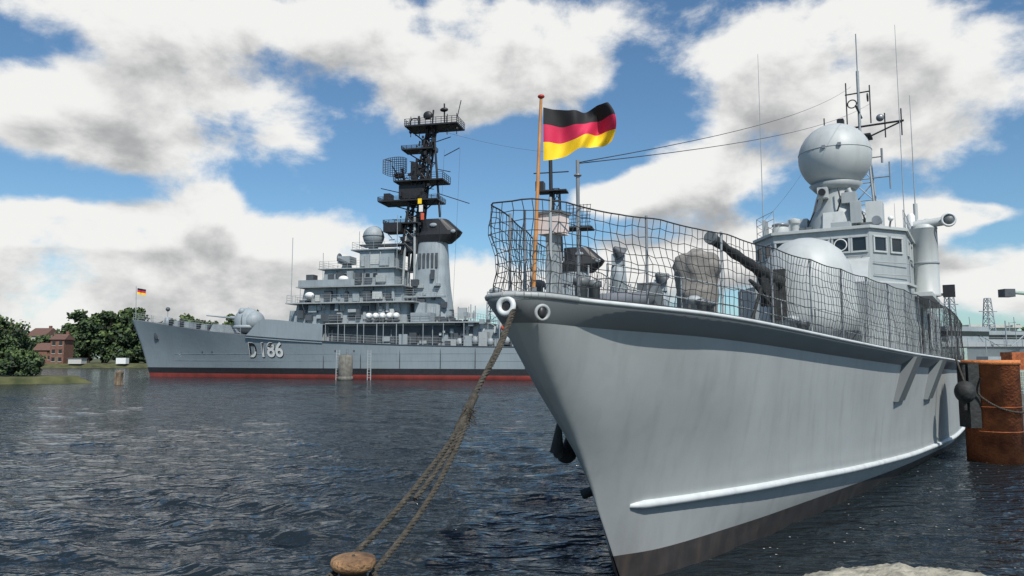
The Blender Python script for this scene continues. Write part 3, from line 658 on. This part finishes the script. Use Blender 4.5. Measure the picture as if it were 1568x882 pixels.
for u,z in((76,17),(81.8,13.2)):
    b.lathe((u,0,6.5),[(1.6,0),(1.1,z-9),(1.0,z-7.6)],'dest_grey',n=18); b.bx(u-.9,u+.9,-1,1,z-1,z+.6,'dest_grey'); b.cyl((u+.3,.6,z+.6),(u-.5,1.2,z+1.4),1.1,'dest_dark',r1=.3,n=18); b.torus((u+.3,.6,z+.6),(-.6,.5,.7),1.1,.1,'dest_dark')
b.lattice((58,0),2.2,1.8,7,12.6,'rail_grey',r=.1,n=4); b.bx(56.8,59.4,-1.3,1.3,11.6,11.75,'dest_grey'); b.sph((58,0,12.8),.9,'dest_grey',sc=(1,1,.5))
b.cyl((60.5,2,4.5),(60.5,2,14),.09,'rail_grey'); b.cyl((60.5,2,9),(63.5,2,13.2),.08,'rail_grey')
for i,u in enumerate((52.5,54.8,57,59.3,61.8,64)):
    b.bx(u,u+1.2,3.8,5.4,4.5,5.6+.5*(i%3),'dest_grey' if i%2 else 'ship_grey'); b.sph((u+1.6,4.9,5.2+.2*(i%2)),.5,'dest_grey',sc=(1,1,1.2),n=10,k=6)
    b.lathe((u+.4,4.7,4.4),[(.22,0),(.22,2+.5*(i%2)),(.4,2.1+.5*(i%2)),(.3,2.7+.5*(i%2))],'dest_grey',n=10)
rnd=random.Random(5)
for i in range(70):
    u=rnd.uniform(50,66); z=rnd.uniform(4.6,9); s=rnd.uniform(.2,.9); v=rnd.uniform(2,5.5)
    if rnd.random()<.6: b.bx(u,u+s,v,v+s,z,z+s,rnd.choice(['dest_dark','dest_grey','dest_dark','ship_light']))
    else: b.cyl((u,v,4.5),(u,v,z+2),.07,'dest_grey',n=5)
b.bx(63.7,65.3,-1,1,4.3,11,'dest_grey'); b.bx(88,94,-2.2,2.2,4.3,6.2,'dest_grey'); b.cyl((96,0,4.3),(96,0,8),.8,'dest_grey',n=16)
b.sph((60.5,4.6,7.2),.5,'orange_red',n=10,k=6)
b.done('masts_and_radars',D)
sg=[]
for a,c_ in (((48,0,38),(66.3,0,33)),((52.5,0,34.5),(53,-5,8)),((50,0,34.5),(50.5,-5,8))): sg.append(sagline(a,c_,.5))
curve('rigging',sg,.016,'cable',D)
b=B(True)
def glyphs(body,ua,ub):
    tcu=bpy.data.curves.new('num','FONT'); tcu.body=body; tcu.size=1; tcu.offset=.022; to=bpy.data.objects.new('num',tcu); S.collection.objects.link(to)
    bpy.context.view_layer.update(); dg=bpy.context.evaluated_depsgraph_get(); me=bpy.data.meshes.new_from_object(to.evaluated_get(dg)); bpy.data.objects.remove(to)
    xs=[v.co.x for v in me.vertices]; ys=[v.co.y for v in me.vertices]; x0,x1,y0,y1=min(xs),max(xs),min(ys),max(ys)
    vs=[]
    for v in me.vertices:
        u=ua+(v.co.x-x0)/(x1-x0)*(ub-ua); z=3.1+(v.co.y-y0)/(y1-y0)*2.25; vs.append((u,dh(u,z)+.05,z))
    b.add(vs,[list(p.vertices) for p in me.polygons],'white_paint')
    b.add([(v[0]+.10,v[1]-.015,v[2]-.10) for v in vs],[list(p.vertices) for p in me.polygons],'black_paint')
glyphs('D',21.2,22.5); glyphs('186',23.5,27.3)
b.done('hull_number',D)
b=B(); 
for k,mn in enumerate(('flag_black','flag_red','flag_gold')):
    vs=[];fs=[]
    for i in range(9):
        for j in range(2): vs.append((-61.9+i*.17,121.7+.15*math.sin(i*.9),14.5-(k+j)*.33-.03*i))
    for i in range(8): fs.append((2*i,2*i+1,2*i+3,2*i+2))
    b.add(vs,fs,mn,True)
b.done('jack_flag')
b=B(); b.lathe((-22.6,101,-2),[(.95,0),(.95,5.3),(.8,5.4)],'pile_concrete',n=20); b.lathe((-22.6,101,-2),[(1.02,1.9),(1.02,2.5)],'pile_concrete',n=20); b.cyl((-22.4,101,3.3),(-22.4,101,4.2),.12,'steel'); b.done('mooring_dolphin')
for x in(-23.9,-19.6):
    b=B()
    for d_ in(-.22,.22): b.cyl((x+d_,102,-1),(x+d_,102,4.1),.07,'ship_grey')
    for k in range(11): b.cyl((x-.22,102,.3+k*.36),(x+.22,102,.3+k*.36),.035,'ship_grey',n=5)
    b.done('ladder_post')
b=B(); b.lathe((-44,83.5,-1),[(.42,0),(.42,1.1),(.36,1.15),(.36,2.2),(.40,2.25),(.38,2.55),(.1,2.6)],'wood_old',n=14); b.cyl((-43.75,83.1,0),(-43.75,83.1,1.5),.12,'wood_old'); b.cyl((-44.3,83.2,0),(-44.3,83.2,1.2),.12,'wood_old'); b.done('wooden_pile')
# ================================================================ LAND
def land(name,poly,z,m,bank=2.0):
    b=B(); n=len(poly); cx=sum(p[0] for p in poly)/n; cy=sum(p[1] for p in poly)/n
    vs=[(x,y,-.5) for x,y in poly]+[(x+(cx-x)/math.hypot(cx-x,cy-y)*bank,y+(cy-y)/math.hypot(cx-x,cy-y)*bank,z) for x,y in poly]
    b.add(vs,[(i,(i+1)%n,(i+1)%n+n,i+n) for i in range(n)]+[list(range(n,2*n))],m); return b.done(name)
land('grass_peninsula',[(-49,89),(-53,86),(-62,83),(-75,80),(-110,76),(-140,95),(-120,112),(-80,108),(-62,100),(-52,94)],.8,'grass',3)
land('far_shore',[(-2500,215),(-180,218),(-120,224),(-60,236),(0,238),(120,210),(160,150),(2500,150),(3000,3000),(-3000,3000)],1.3,'grass',6)
def leaf_cloud(b,c,rx,rz,n,size,rnd):
    nc=max(6,int(n/90))
    for k in range(nc):
        th=rnd.uniform(0,2*math.pi); ph=rnd.uniform(-.75,1); rr=rnd.uniform(.3,.92)
        cc=Vector((c[0]+rx*rr*math.cos(th)*math.sqrt(max(0,1-ph*ph)),c[1]+rx*rr*math.sin(th)*math.sqrt(max(0,1-ph*ph)),c[2]+rz*rr*ph))
        cr=rx*rnd.uniform(.22,.45)
        vv={'leaf_dark':[], 'leaf_mid':[], 'leaf_light':[]}
        for i in range(n//nc):
            d=Vector((rnd.gauss(0,1),rnd.gauss(0,1),rnd.gauss(0,1))).normalized()*cr*rnd.uniform(.4,1.1)
            p=cc+Vector((d.x,d.y,d.z*.75)); a=Vector((rnd.gauss(0,1),rnd.gauss(0,1),rnd.gauss(0,1))).normalized(); e=a.orthogonal().normalized()
            s=size*rnd.uniform(.6,1.3)
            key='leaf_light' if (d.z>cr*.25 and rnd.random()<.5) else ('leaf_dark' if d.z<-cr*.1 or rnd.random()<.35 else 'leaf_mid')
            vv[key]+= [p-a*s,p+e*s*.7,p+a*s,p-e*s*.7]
        for key,l in vv.items():
            if l: b.add(l,[(4*i,4*i+1,4*i+2,4*i+3) for i in range(len(l)//4)],key)
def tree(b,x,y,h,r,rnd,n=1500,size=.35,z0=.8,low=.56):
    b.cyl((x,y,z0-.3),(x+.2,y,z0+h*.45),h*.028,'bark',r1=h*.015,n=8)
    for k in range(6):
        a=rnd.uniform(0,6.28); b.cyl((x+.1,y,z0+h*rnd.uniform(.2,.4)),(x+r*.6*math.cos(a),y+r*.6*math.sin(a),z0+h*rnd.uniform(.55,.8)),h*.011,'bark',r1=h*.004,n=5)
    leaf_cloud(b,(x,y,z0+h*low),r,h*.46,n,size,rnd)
rnd=random.Random(21)
for x,y,h,r,nm in((-64.0,91.5,8.8,4.0,'willow_tree'),(-59.4,90,3.6,2.4,'bush'),(-70,96,8,4.5,'willow_tree')):
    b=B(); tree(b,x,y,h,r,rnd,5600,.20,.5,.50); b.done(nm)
b=B()
for i in range(9): leaf_cloud(b,(-57.5-i*2.6,88.5-i*.3,1.0),1.4+rnd.random()*.6,.8+rnd.random()*.5,260,.14,rnd)
b.done('bank_shrubs')
b=B()
for i in range(30):
    x=-155+i*2.35; hh_=15.5+2.5*math.sin(i*.7)+rnd.uniform(-1.5,1.5)+(2.5 if 2<i<12 else 0)
    if i<4: hh_=9
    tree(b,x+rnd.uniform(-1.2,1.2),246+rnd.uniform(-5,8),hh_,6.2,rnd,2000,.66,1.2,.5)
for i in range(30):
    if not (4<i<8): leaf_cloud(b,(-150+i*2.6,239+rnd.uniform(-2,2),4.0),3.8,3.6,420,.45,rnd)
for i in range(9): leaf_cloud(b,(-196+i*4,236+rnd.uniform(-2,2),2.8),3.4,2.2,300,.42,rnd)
b.done('tree_line')
b=B()
for i in range(34): 
    x=-95+i*7; tree(b,x+rnd.uniform(-2,2),262+rnd.uniform(-6,8),9+rnd.uniform(0,4),6,rnd,420,.8,1.2)
for i in range(16): 
    x=-250+i*7; tree(b,x+rnd.uniform(-2,2),300+rnd.uniform(-6,8),10+rnd.uniform(0,4),6,rnd,420,.8,1.2)
for i in range(30): 
    x=150+i*12; tree(b,x,330+rnd.uniform(-6,8),14+rnd.uniform(0,4),8,rnd,300,1.1,1.2)
b.done('distant_trees')
def house(name,x,y,w,d,h,rh,wall,roof,rot=0,wn=4,fl=2):
    e=empty(name,(x,y,1.2),rot); b=B(); b.bx(-w/2,w/2,-d/2,d/2,0,h,wall); b.done('walls',e)
    b=B(); b.add([(-w/2-.4,-d/2-.4,h),(w/2+.4,-d/2-.4,h),(w/2+.4,d/2+.4,h),(-w/2-.4,d/2+.4,h),(-w/2,0,h+rh),(w/2,0,h+rh)],[(0,1,5,4),(2,3,4,5),(1,2,5),(3,0,4),(0,3,2,1)],roof); b.bx(w*.2,w*.2+.8,.3,1.1,h+rh*.3,h+rh+.8,'brick'); b.done('roof',e)
    b=B()
    for f in range(fl):
        for i in range(wn):
            cx=-w/2+w*(i+.5)/wn; z=h*(f+.3)/fl; b.bx(cx-.45,cx+.45,-d/2-.06,-d/2+.02,z,z+1.2,'dark_glass'); b.bx(cx-.6,cx+.6,-d/2-.1,-d/2-.061,z-.15,z-.02,'plaster')
    b.bx(-.5,.5,-d/2-.08,-d/2,0,2.1,'wood_old'); b.done('windows_and_door',e)
house('brick_tower_house',-139.5,230,4.2,5,7.4,1.8,'brick','roof_tile',0,2,3)
house('brick_house',-149,238,5.5,6,4.2,2.4,'brick','roof_tile',.2,3,1)
house('white_house',-178,258,11,9,9.5,4.0,'plaster','roof_tile',.1,4,2)
house('white_house',-168,266,7,9,9.5,3,'plaster','roof_tile',-.1,3,2)
house('white_house',-161,258,6,8,7.0,2.6,'plaster','roof_grey',.1,3,2)
b=B()
b.bx(-220,-150,224,227,4.5,5.8,'roof_grey'); 
for i in range(24): b.cyl((-220+i*3,224,5.8),(-218.5+i*3,224,8.0),.12,'steel',n=4); b.cyl((-218.5+i*3,224,8.0),(-217+i*3,224,5.8),.12,'steel',n=4)
b.cyl((-220,224,8.0),(-150,224,8.0),.15,'steel',n=4)
for x in(-200,-178,-156): b.bx(x,x+2,224,227,-1,4.5,'concrete')
b.done('railway_bridge')
b=B(); b.bx(-135,-131,226,229,1.2,2.8,'plaster'); b.bx(-121,-118,227,229,1.2,3.0,'white_paint'); b.bx(-135.2,-130.8,225.8,229.2,2.8,3.0,'roof_grey'); b.done('boat_shed')
for nm,x,y,w,d,h,wm in(('warehouse',-8,250,22,14,9,'plaster'),('warehouse',22,246,26,14,12,'brick'),('warehouse',60,250,28,14,10,'plaster'),('warehouse',100,240,28,14,12,'pale_green')):
    house(nm,x,y,w,d,h,2,wm,'roof_grey',0,7,2)
# right-hand harbour
b=B(); b.bx(43,200,75,150,-2,1.7,'concrete'); b.bx(42.8,43,75,150,1.2,1.8,'wood_old'); b.done('harbour_quay')
b=B(); b.bx(27,75,42,44,.5,.9,'pile_concrete')
for i in range(6): b.cyl((30+i*5,41.8,-1),(30+i*5,41.8,2.8),.2,'rust',n=12)
b.rail([(27,42,.9),(60,42,.9)],1.3,'pale_green',step=1.0,r=.03,rows=5); b.rail([(27,43.8,.9),(60,43.8,.9)],1.3,'pale_green',step=1.0,r=.03,rows=3); b.done('floating_pontoon')
e=empty('glass_office_building',(82,130,1.7)); b=B(); b.bx(-4,4,-4,4,0,6.4,'pale_green'); b.done('walls',e); b=B(); b.bx(-4.5,4.5,-4.5,4.5,6.4,6.9,'plaster'); b.done('roof',e); b=B()
for f in range(2):
    for i in range(6): b.bx(-3.8+i*1.28,-2.75+i*1.28,-4.06,-4.0,.7+f*3,2.9+f*3,'dark_glass'); b.bx(-4.06,-4.0,-3.8+i*1.28,-2.75+i*1.28,.7+f*3,2.9+f*3,'dark_glass')
b.done('windows',e)
house('warehouse',108,165,24,14,5,2,'plaster','roof_tile',0,7,1)
b=B()
for i,(x,y,h) in enumerate(((66,108,7),(76,118,8),(84,125,9))): b.cyl((x,y,1.7),(x,y,h),.07,'rail_grey',n=6); b.cyl((x,y,h-.1),(x+.8,y,h),.05,'rail_grey',n=5); b.bx(x+.7,x+1.1,y-.12,y+.12,h-.06,h+.04,'hull_grey_dark')
b.done('street_lamps')
b=B(); rnd=random.Random(9)
for i in range(34): 
    x=50+i*1.3; y=78+(i*7)%24; b.bx(x,x+rnd.uniform(.6,2.2),y,y+2,1.7,2.2+rnd.uniform(.2,2.2),['dest_grey','pale_green','dest_dark','ship_grey','rust','dest_dark'][i%6])
b.lattice((61,84),1.4,1.0,1.7,8.6,'dest_grey',r=.06,n=7); b.cyl((61,84,8.6),(65,84,7.9),.06,'dest_grey')
for i in range(40): x=rnd.uniform(50,95); y=rnd.uniform(84,110); b.cyl((x,y,1.7),(x+rnd.uniform(-.5,.5),y,rnd.uniform(4,9)),.05,'dest_grey',n=5); 
for i in range(14): x=rnd.uniform(52,92); b.cyl((x,95,rnd.uniform(4,7)),(x+rnd.uniform(1,4),95,rnd.uniform(4,7)),.04,'dest_dark',n=4)
b.done('harbour_equipment')
b=B(); b.lattice((100,140),2.5,2.0,1.7,15,'pale_green',r=.15,n=7); b.cyl((100,140,15),(114,140,20),.3,'pale_green'); b.cyl((100,140,15),(94,140,15.5),.35,'pale_green'); b.cyl((100,140,15),(100,140,20),.2,'pale_green'); b.cyl((100,140,20),(114,140,20),.08,'cable'); b.bx(98.8,101.2,138.6,141.4,13.6,15.6,'plaster'); b.bx(93,95,139,141,14.5,16,'dest_dark'); b.done('harbour_crane')
for (x,y,rz,nm) in((59,97,20,'grey_auxiliary_ship'),(74,112,8,'grey_auxiliary_ship')):
    e=empty(nm,(x,y,0),R(rz)); b=B(); b.pr([(-16,-3.4),(10,-3.4),(16,0),(10,3.4),(-16,3.4)],-.5,2.6,'dest_grey',1.04)
    b.bx(-10,4,-2.6,2.6,2.6,5.0,'ship_grey'); b.bx(-5,2,-2.1,2.1,5.0,7.0,'dest_grey'); b.bx(-5.05,2.05,-2.15,2.15,5.8,6.4,'dark_glass'); b.bx(-8,-5.5,-1.2,1.2,5.0,7.2,'dest_dark')
    for k in range(8): b.bx(-9.6+k*1.7,-9.1+k*1.7,-2.66,-2.6,3.4,4.0,'dest_dark')
    b.lattice((-2,0),1.2,.6,7,12,'dest_grey',r=.08,n=5); b.cyl((-3.5,0,10),(-.5,0,10),.07,'dest_grey'); b.cyl((8,0,2.6),(8,0,8),.08,'dest_grey'); b.cyl((8,0,4),(13,0,7),.07,'dest_grey'); b.rail([(-16,-3.3,2.6),(10,-3.3,2.6),(15,0,2.6)],1,'rail_grey',r=.03); b.done('ship_body',e)
# ================================================================ WATER
m=bpy.data.materials.new('water'); m.use_nodes=True; MATS['water']=m
nt=m.node_tree;N=nt.nodes;L=nt.links;pb=N['Principled BSDF']
pb.inputs['Base Color'].default_value=(.012,.018,.022,1); pb.inputs['Roughness'].default_value=.09; pb.inputs['IOR'].default_value=1.33
geo=N.new('ShaderNodeNewGeometry')
def nz(scale,detail,mp,dist=0.0,rough=.55):
    mpn=N.new('ShaderNodeMapping'); mpn.inputs['Scale'].default_value=mp; mpn.inputs['Rotation'].default_value=(0,0,R(12)); L.new(geo.outputs['Position'],mpn.inputs['Vector'])
    n=N.new('ShaderNodeTexNoise'); n.inputs['Scale'].default_value=scale;n.inputs['Detail'].default_value=detail; n.inputs['Distortion'].default_value=dist; n.inputs['Roughness'].default_value=rough; L.new(mpn.outputs[0],n.inputs['Vector']); return n.outputs['Fac']
def mth(op,a,b_=None,c=None):
    x=N.new('ShaderNodeMath'); x.operation=op
    for i,v in enumerate((a,b_,c)):
        if v is None: continue
        if isinstance(v,(int,float)): x.inputs[i].default_value=v
        else: L.new(v,x.inputs[i])
    return x.outputs[0]
h1=nz(2.0,2,(.55,1.25,1),.6); h2=nz(6.0,2,(.65,1.2,1),.4)
hh=mth('ADD',mth('MULTIPLY',h1,1.0),mth('MULTIPLY',h2,.30))
bp=N.new('ShaderNodeBump'); bp.inputs['Strength'].default_value=1; bp.inputs['Distance'].default_value=.24; L.new(hh,bp.inputs['Height']); L.new(bp.outputs['Normal'],pb.inputs['Normal'])
rs=[4.6]
while rs[-1]<240: rs.append(rs[-1]*1.0085)
while rs[-1]<7000: rs.append(rs[-1]*1.12)
th=np.radians(np.concatenate([np.linspace(-180,-47,45),np.linspace(-45.5,45.5,760),np.linspace(47,180,45)]))
rs=np.array(rs); RR,TH=np.meshgrid(rs,th,indexing='ij'); X=RR*np.sin(TH); Y=RR*np.cos(TH); Z=np.zeros_like(X)
rg=np.random.RandomState(4); dense=(np.abs(TH)<np.radians(45)).astype(float)*(RR<235)
for i in range(80):
    lam=.28*(8.5)**rg.rand(); ang=np.radians(70)+rg.randn()*.42; kx,ky=math.cos(ang)*2*math.pi/lam,math.sin(ang)*2*math.pi/lam
    sl=.038*(1.0 if lam<1.2 else .55); A_=sl*lam/(2*math.pi); ph=rg.rand()*6.283
    att=np.exp(-(RR*.0085*2.6/lam)**2)
    q=np.sin(kx*X+ky*Y+ph); Z+=A_*att*q
gust=.85+.3*np.sin(X*.11+Y*.05+1)*np.sin(Y*.09-X*.03)+.2*np.sin(X*.31-Y*.23)
U_=(X-1.3)*.53+(Y-10.1)*.848; V_=(X-1.3)*.848-(Y-10.1)*.53
lee=1-.55/(1+np.exp(-(V_-.3)*1.2))/(1+np.exp(-(U_+1)*1.0))
Z=(Z+ .35*np.abs(Z))*gust*lee*dense
nr,nc=X.shape
co_=np.stack([X,Y,Z],-1).reshape(-1,3).astype(np.float32)
ii=np.arange(nr*nc).reshape(nr,nc); F=np.stack([ii[:-1,:-1],ii[:-1,1:],ii[1:,1:],ii[1:,:-1]],-1).reshape(-1,4)[:, ::-1]
me=bpy.data.meshes.new('water'); me.vertices.add(len(co_)); me.vertices.foreach_set('co',co_.ravel())
me.loops.add(F.size); me.loops.foreach_set('vertex_index',F.ravel().astype(np.int32)); me.polygons.add(len(F)); me.polygons.foreach_set('loop_start',(np.arange(len(F))*4).astype(np.int32))
try: me.polygons.foreach_set('loop_total',np.full(len(F),4,dtype=np.int32))
except Exception: pass
me.polygons.foreach_set('use_smooth',np.ones(len(F),dtype=bool)); me.update(calc_edges=True); me.validate(); me.materials.append(m)
wo_=bpy.data.objects.new('water',me); S.collection.objects.link(wo_)
b=B(); rnd=random.Random(5)
for i in range(110):
    u=rnd.uniform(2,20); v=tab(wl,u)+abs(rnd.gauss(.3,1.3))+.1; X_=1.3+.53*u+.848*v; Y_=10.1+.848*u-.53*v; s=rnd.uniform(.006,.022)
    b.add([(X_+s*math.cos(k*1.256)*rnd.uniform(.6,1.5),Y_+s*math.sin(k*1.256)*rnd.uniform(.6,1.5),.03) for k in range(5)],[(0,1,2,3,4)],'plaster')
b.done('floating_foam')
# ================================================================ SKY
W=bpy.data.worlds.new('World'); S.world=W; W.use_nodes=True
try:
    W.cycles.sampling_method='MANUAL'; W.cycles.sample_map_resolution=512
except Exception: pass
nt=W.node_tree;N=nt.nodes;L=nt.links
for n in list(N): N.remove(n)
sx,sy,sz=.20,-.60,.76
elev=math.asin(sz/math.sqrt(sx*sx+sy*sy+sz*sz)); azs=math.atan2(sx,sy)
g=bpy.data.node_groups.new('cloud_density','ShaderNodeTree')
g.interface.new_socket('Vector',in_out='INPUT',socket_type='NodeSocketVector'); g.interface.new_socket('dEl',in_out='INPUT',socket_type='NodeSocketFloat'); g.interface.new_socket('Density',in_out='OUTPUT',socket_type='NodeSocketFloat')
N0,L0=N,L
N=g.nodes;L=g.links
gi=N.new('NodeGroupInput');go=N.new('NodeGroupOutput')
sep=N.new('ShaderNodeSeparateXYZ'); L.new(gi.outputs['Vector'],sep.inputs[0])
az=mth('ARCTAN2',sep.outputs[0],sep.outputs[1]); el=mth('ADD',mth('ARCSINE',sep.outputs[2]),gi.outputs['dEl'])
flat=N.new('ShaderNodeCombineXYZ'); L.new(az,flat.inputs[0]); L.new(el,flat.inputs[1])
comb=N.new('ShaderNodeCombineXYZ'); L.new(az,comb.inputs[0]); L.new(mth('MULTIPLY',el,1.5),comb.inputs[1])
def gn(scale,detail,rough=.55,w=0,dist=0):
    n=N.new('ShaderNodeTexNoise'); n.inputs['Scale'].default_value=scale;n.inputs['Detail'].default_value=detail;n.inputs['Roughness'].default_value=rough;n.inputs['Distortion'].default_value=dist
    mpn=N.new('ShaderNodeMapping'); mpn.inputs['Location'].default_value=(w,w*.7,w*.3); L.new(comb.outputs[0],mpn.inputs['Vector']); L.new(mpn.outputs[0],n.inputs['Vector']); return n.outputs['Fac']
blobs=[(330,12,480,58,1.0),(800,22,220,65,1.0),(40,160,130,52,1.25),(350,180,180,66,1.3),(190,230,130,30,.7),(700,120,140,58,1.05),(860,110,80,36,.6),(110,335,210,30,1.15),(60,410,280,48,1.1),(300,400,200,45,1.1),(470,355,150,30,.8),(320,300,50,23,1.0),(680,445,360,50,1.0),(1060,278,105,42,1.35),(930,300,70,25,1.0),(1270,110,185,82,1.3),(1440,180,150,72,1.2),(1300,20,190,42,.8),(1430,325,60,20,1.0),(1530,450,230,42,1.1),(1150,395,280,46,1.1),(1510,328,50,13,1.0),(60,490,500,40,.9)]
tot=None
for px,py,rx,ry,wt in blobs:
    a=math.atan((px-784)/1120); e=math.atan((547-py)/1132)*math.cos(a)**.9; ra=rx/1132*math.cos(a)**1.2; re=ry/1132
    v=N.new('ShaderNodeVectorMath'); v.operation='MULTIPLY_ADD'; L.new(flat.outputs[0],v.inputs[0]); v.inputs[1].default_value=(1/ra,1/re,0); v.inputs[2].default_value=(-a/ra,-e/re,0)
    d=N.new('ShaderNodeVectorMath'); d.operation='DOT_PRODUCT'; L.new(v.outputs[0],d.inputs[0]); L.new(v.outputs[0],d.inputs[1])
    pw=mth('POWER',.43,d.outputs['Value'])
    tot=mth('MULTIPLY_ADD',pw,wt,0.0 if tot is None else tot)
tot=mth('MINIMUM',tot,1.12)
out=mth('MULTIPLY',mth('GREATER_THAN',mth('ABSOLUTE',az),.85),.48)
outel=mth('MULTIPLY',mth('GREATER_THAN',el,.56),.45)
tot=mth('ADD',tot,mth('MAXIMUM',out,outel))
n1=gn(7.0,8,.58,3.1,.15)
den=mth('ADD',mth('SUBTRACT',tot,.665),mth('MULTIPLY',mth('SUBTRACT',n1,.5),2.5))
L.new(den,go.inputs[0])
N,L=N0,L0
tc=N.new('ShaderNodeTexCoord')
def call(de):
    x=N.new('ShaderNodeGroup'); x.node_tree=g; L.new(tc.outputs['Generated'],x.inputs[0]); x.inputs[1].default_value=de; return x.outputs[0]
d0=call(0); d1=call(.05)
def mr(v,a,c,lo,hi):
    x=N.new('ShaderNodeMapRange'); x.interpolation_type='SMOOTHSTEP'; x.inputs[1].default_value=a;x.inputs[2].default_value=c;x.inputs[3].default_value=lo;x.inputs[4].default_value=hi; L.new(v,x.inputs[0]); return x.outputs[0]
alpha=mr(d0,-.16,.34,0,1)
shade=mr(d1,.12,1.0,0,1)
cm=N.new('ShaderNodeMixRGB'); L.new(shade,cm.inputs[0]); cm.inputs[1].default_value=(8.9,8.9,8.7,1); cm.inputs[2].default_value=(3.9,4.0,4.1,1)
sky=N.new('ShaderNodeTexSky'); sky.sky_type='NISHITA'; sky.sun_disc=False; sky.sun_elevation=elev; sky.sun_rotation=azs; sky.air_density=1.0; sky.dust_density=.6; sky.ozone_density=1.4
sm=N.new('ShaderNodeMixRGB'); sm.blend_type='MULTIPLY'; sm.inputs[0].default_value=1; L.new(sky.outputs[0],sm.inputs[1]); sm.inputs[2].default_value=(.78,1.05,1.18,1)
mx=N.new('ShaderNodeMixRGB'); L.new(alpha,mx.inputs[0]); L.new(sm.outputs[0],mx.inputs[1]); L.new(cm.outputs[0],mx.inputs[2])
bg=N.new('ShaderNodeBackground'); bg.inputs[1].default_value=.1; L.new(mx.outputs[0],bg.inputs[0])
wo=N.new('ShaderNodeOutputWorld'); L.new(bg.outputs[0],wo.inputs[0])
sl=bpy.data.lights.new('sun','SUN'); sl.energy=4.7; sl.angle=R(.5); sl.color=(1,.95,.88)
so=bpy.data.objects.new('sun',sl); S.collection.objects.link(so); so.rotation_euler=Vector((sx,sy,sz)).to_track_quat('Z','Y').to_euler()
cd=bpy.data.cameras.new('camera'); cd.lens=26; cd.sensor_width=36; cd.clip_end=9000; cd.clip_start=.05
co=bpy.data.objects.new('camera',cd); S.collection.objects.link(co); co.location=(0,0,3); co.rotation_euler=(R(95.4),0,0); S.camera=co
S.view_settings.view_transform='Standard'; S.view_settings.look='None'; S.view_settings.exposure=0
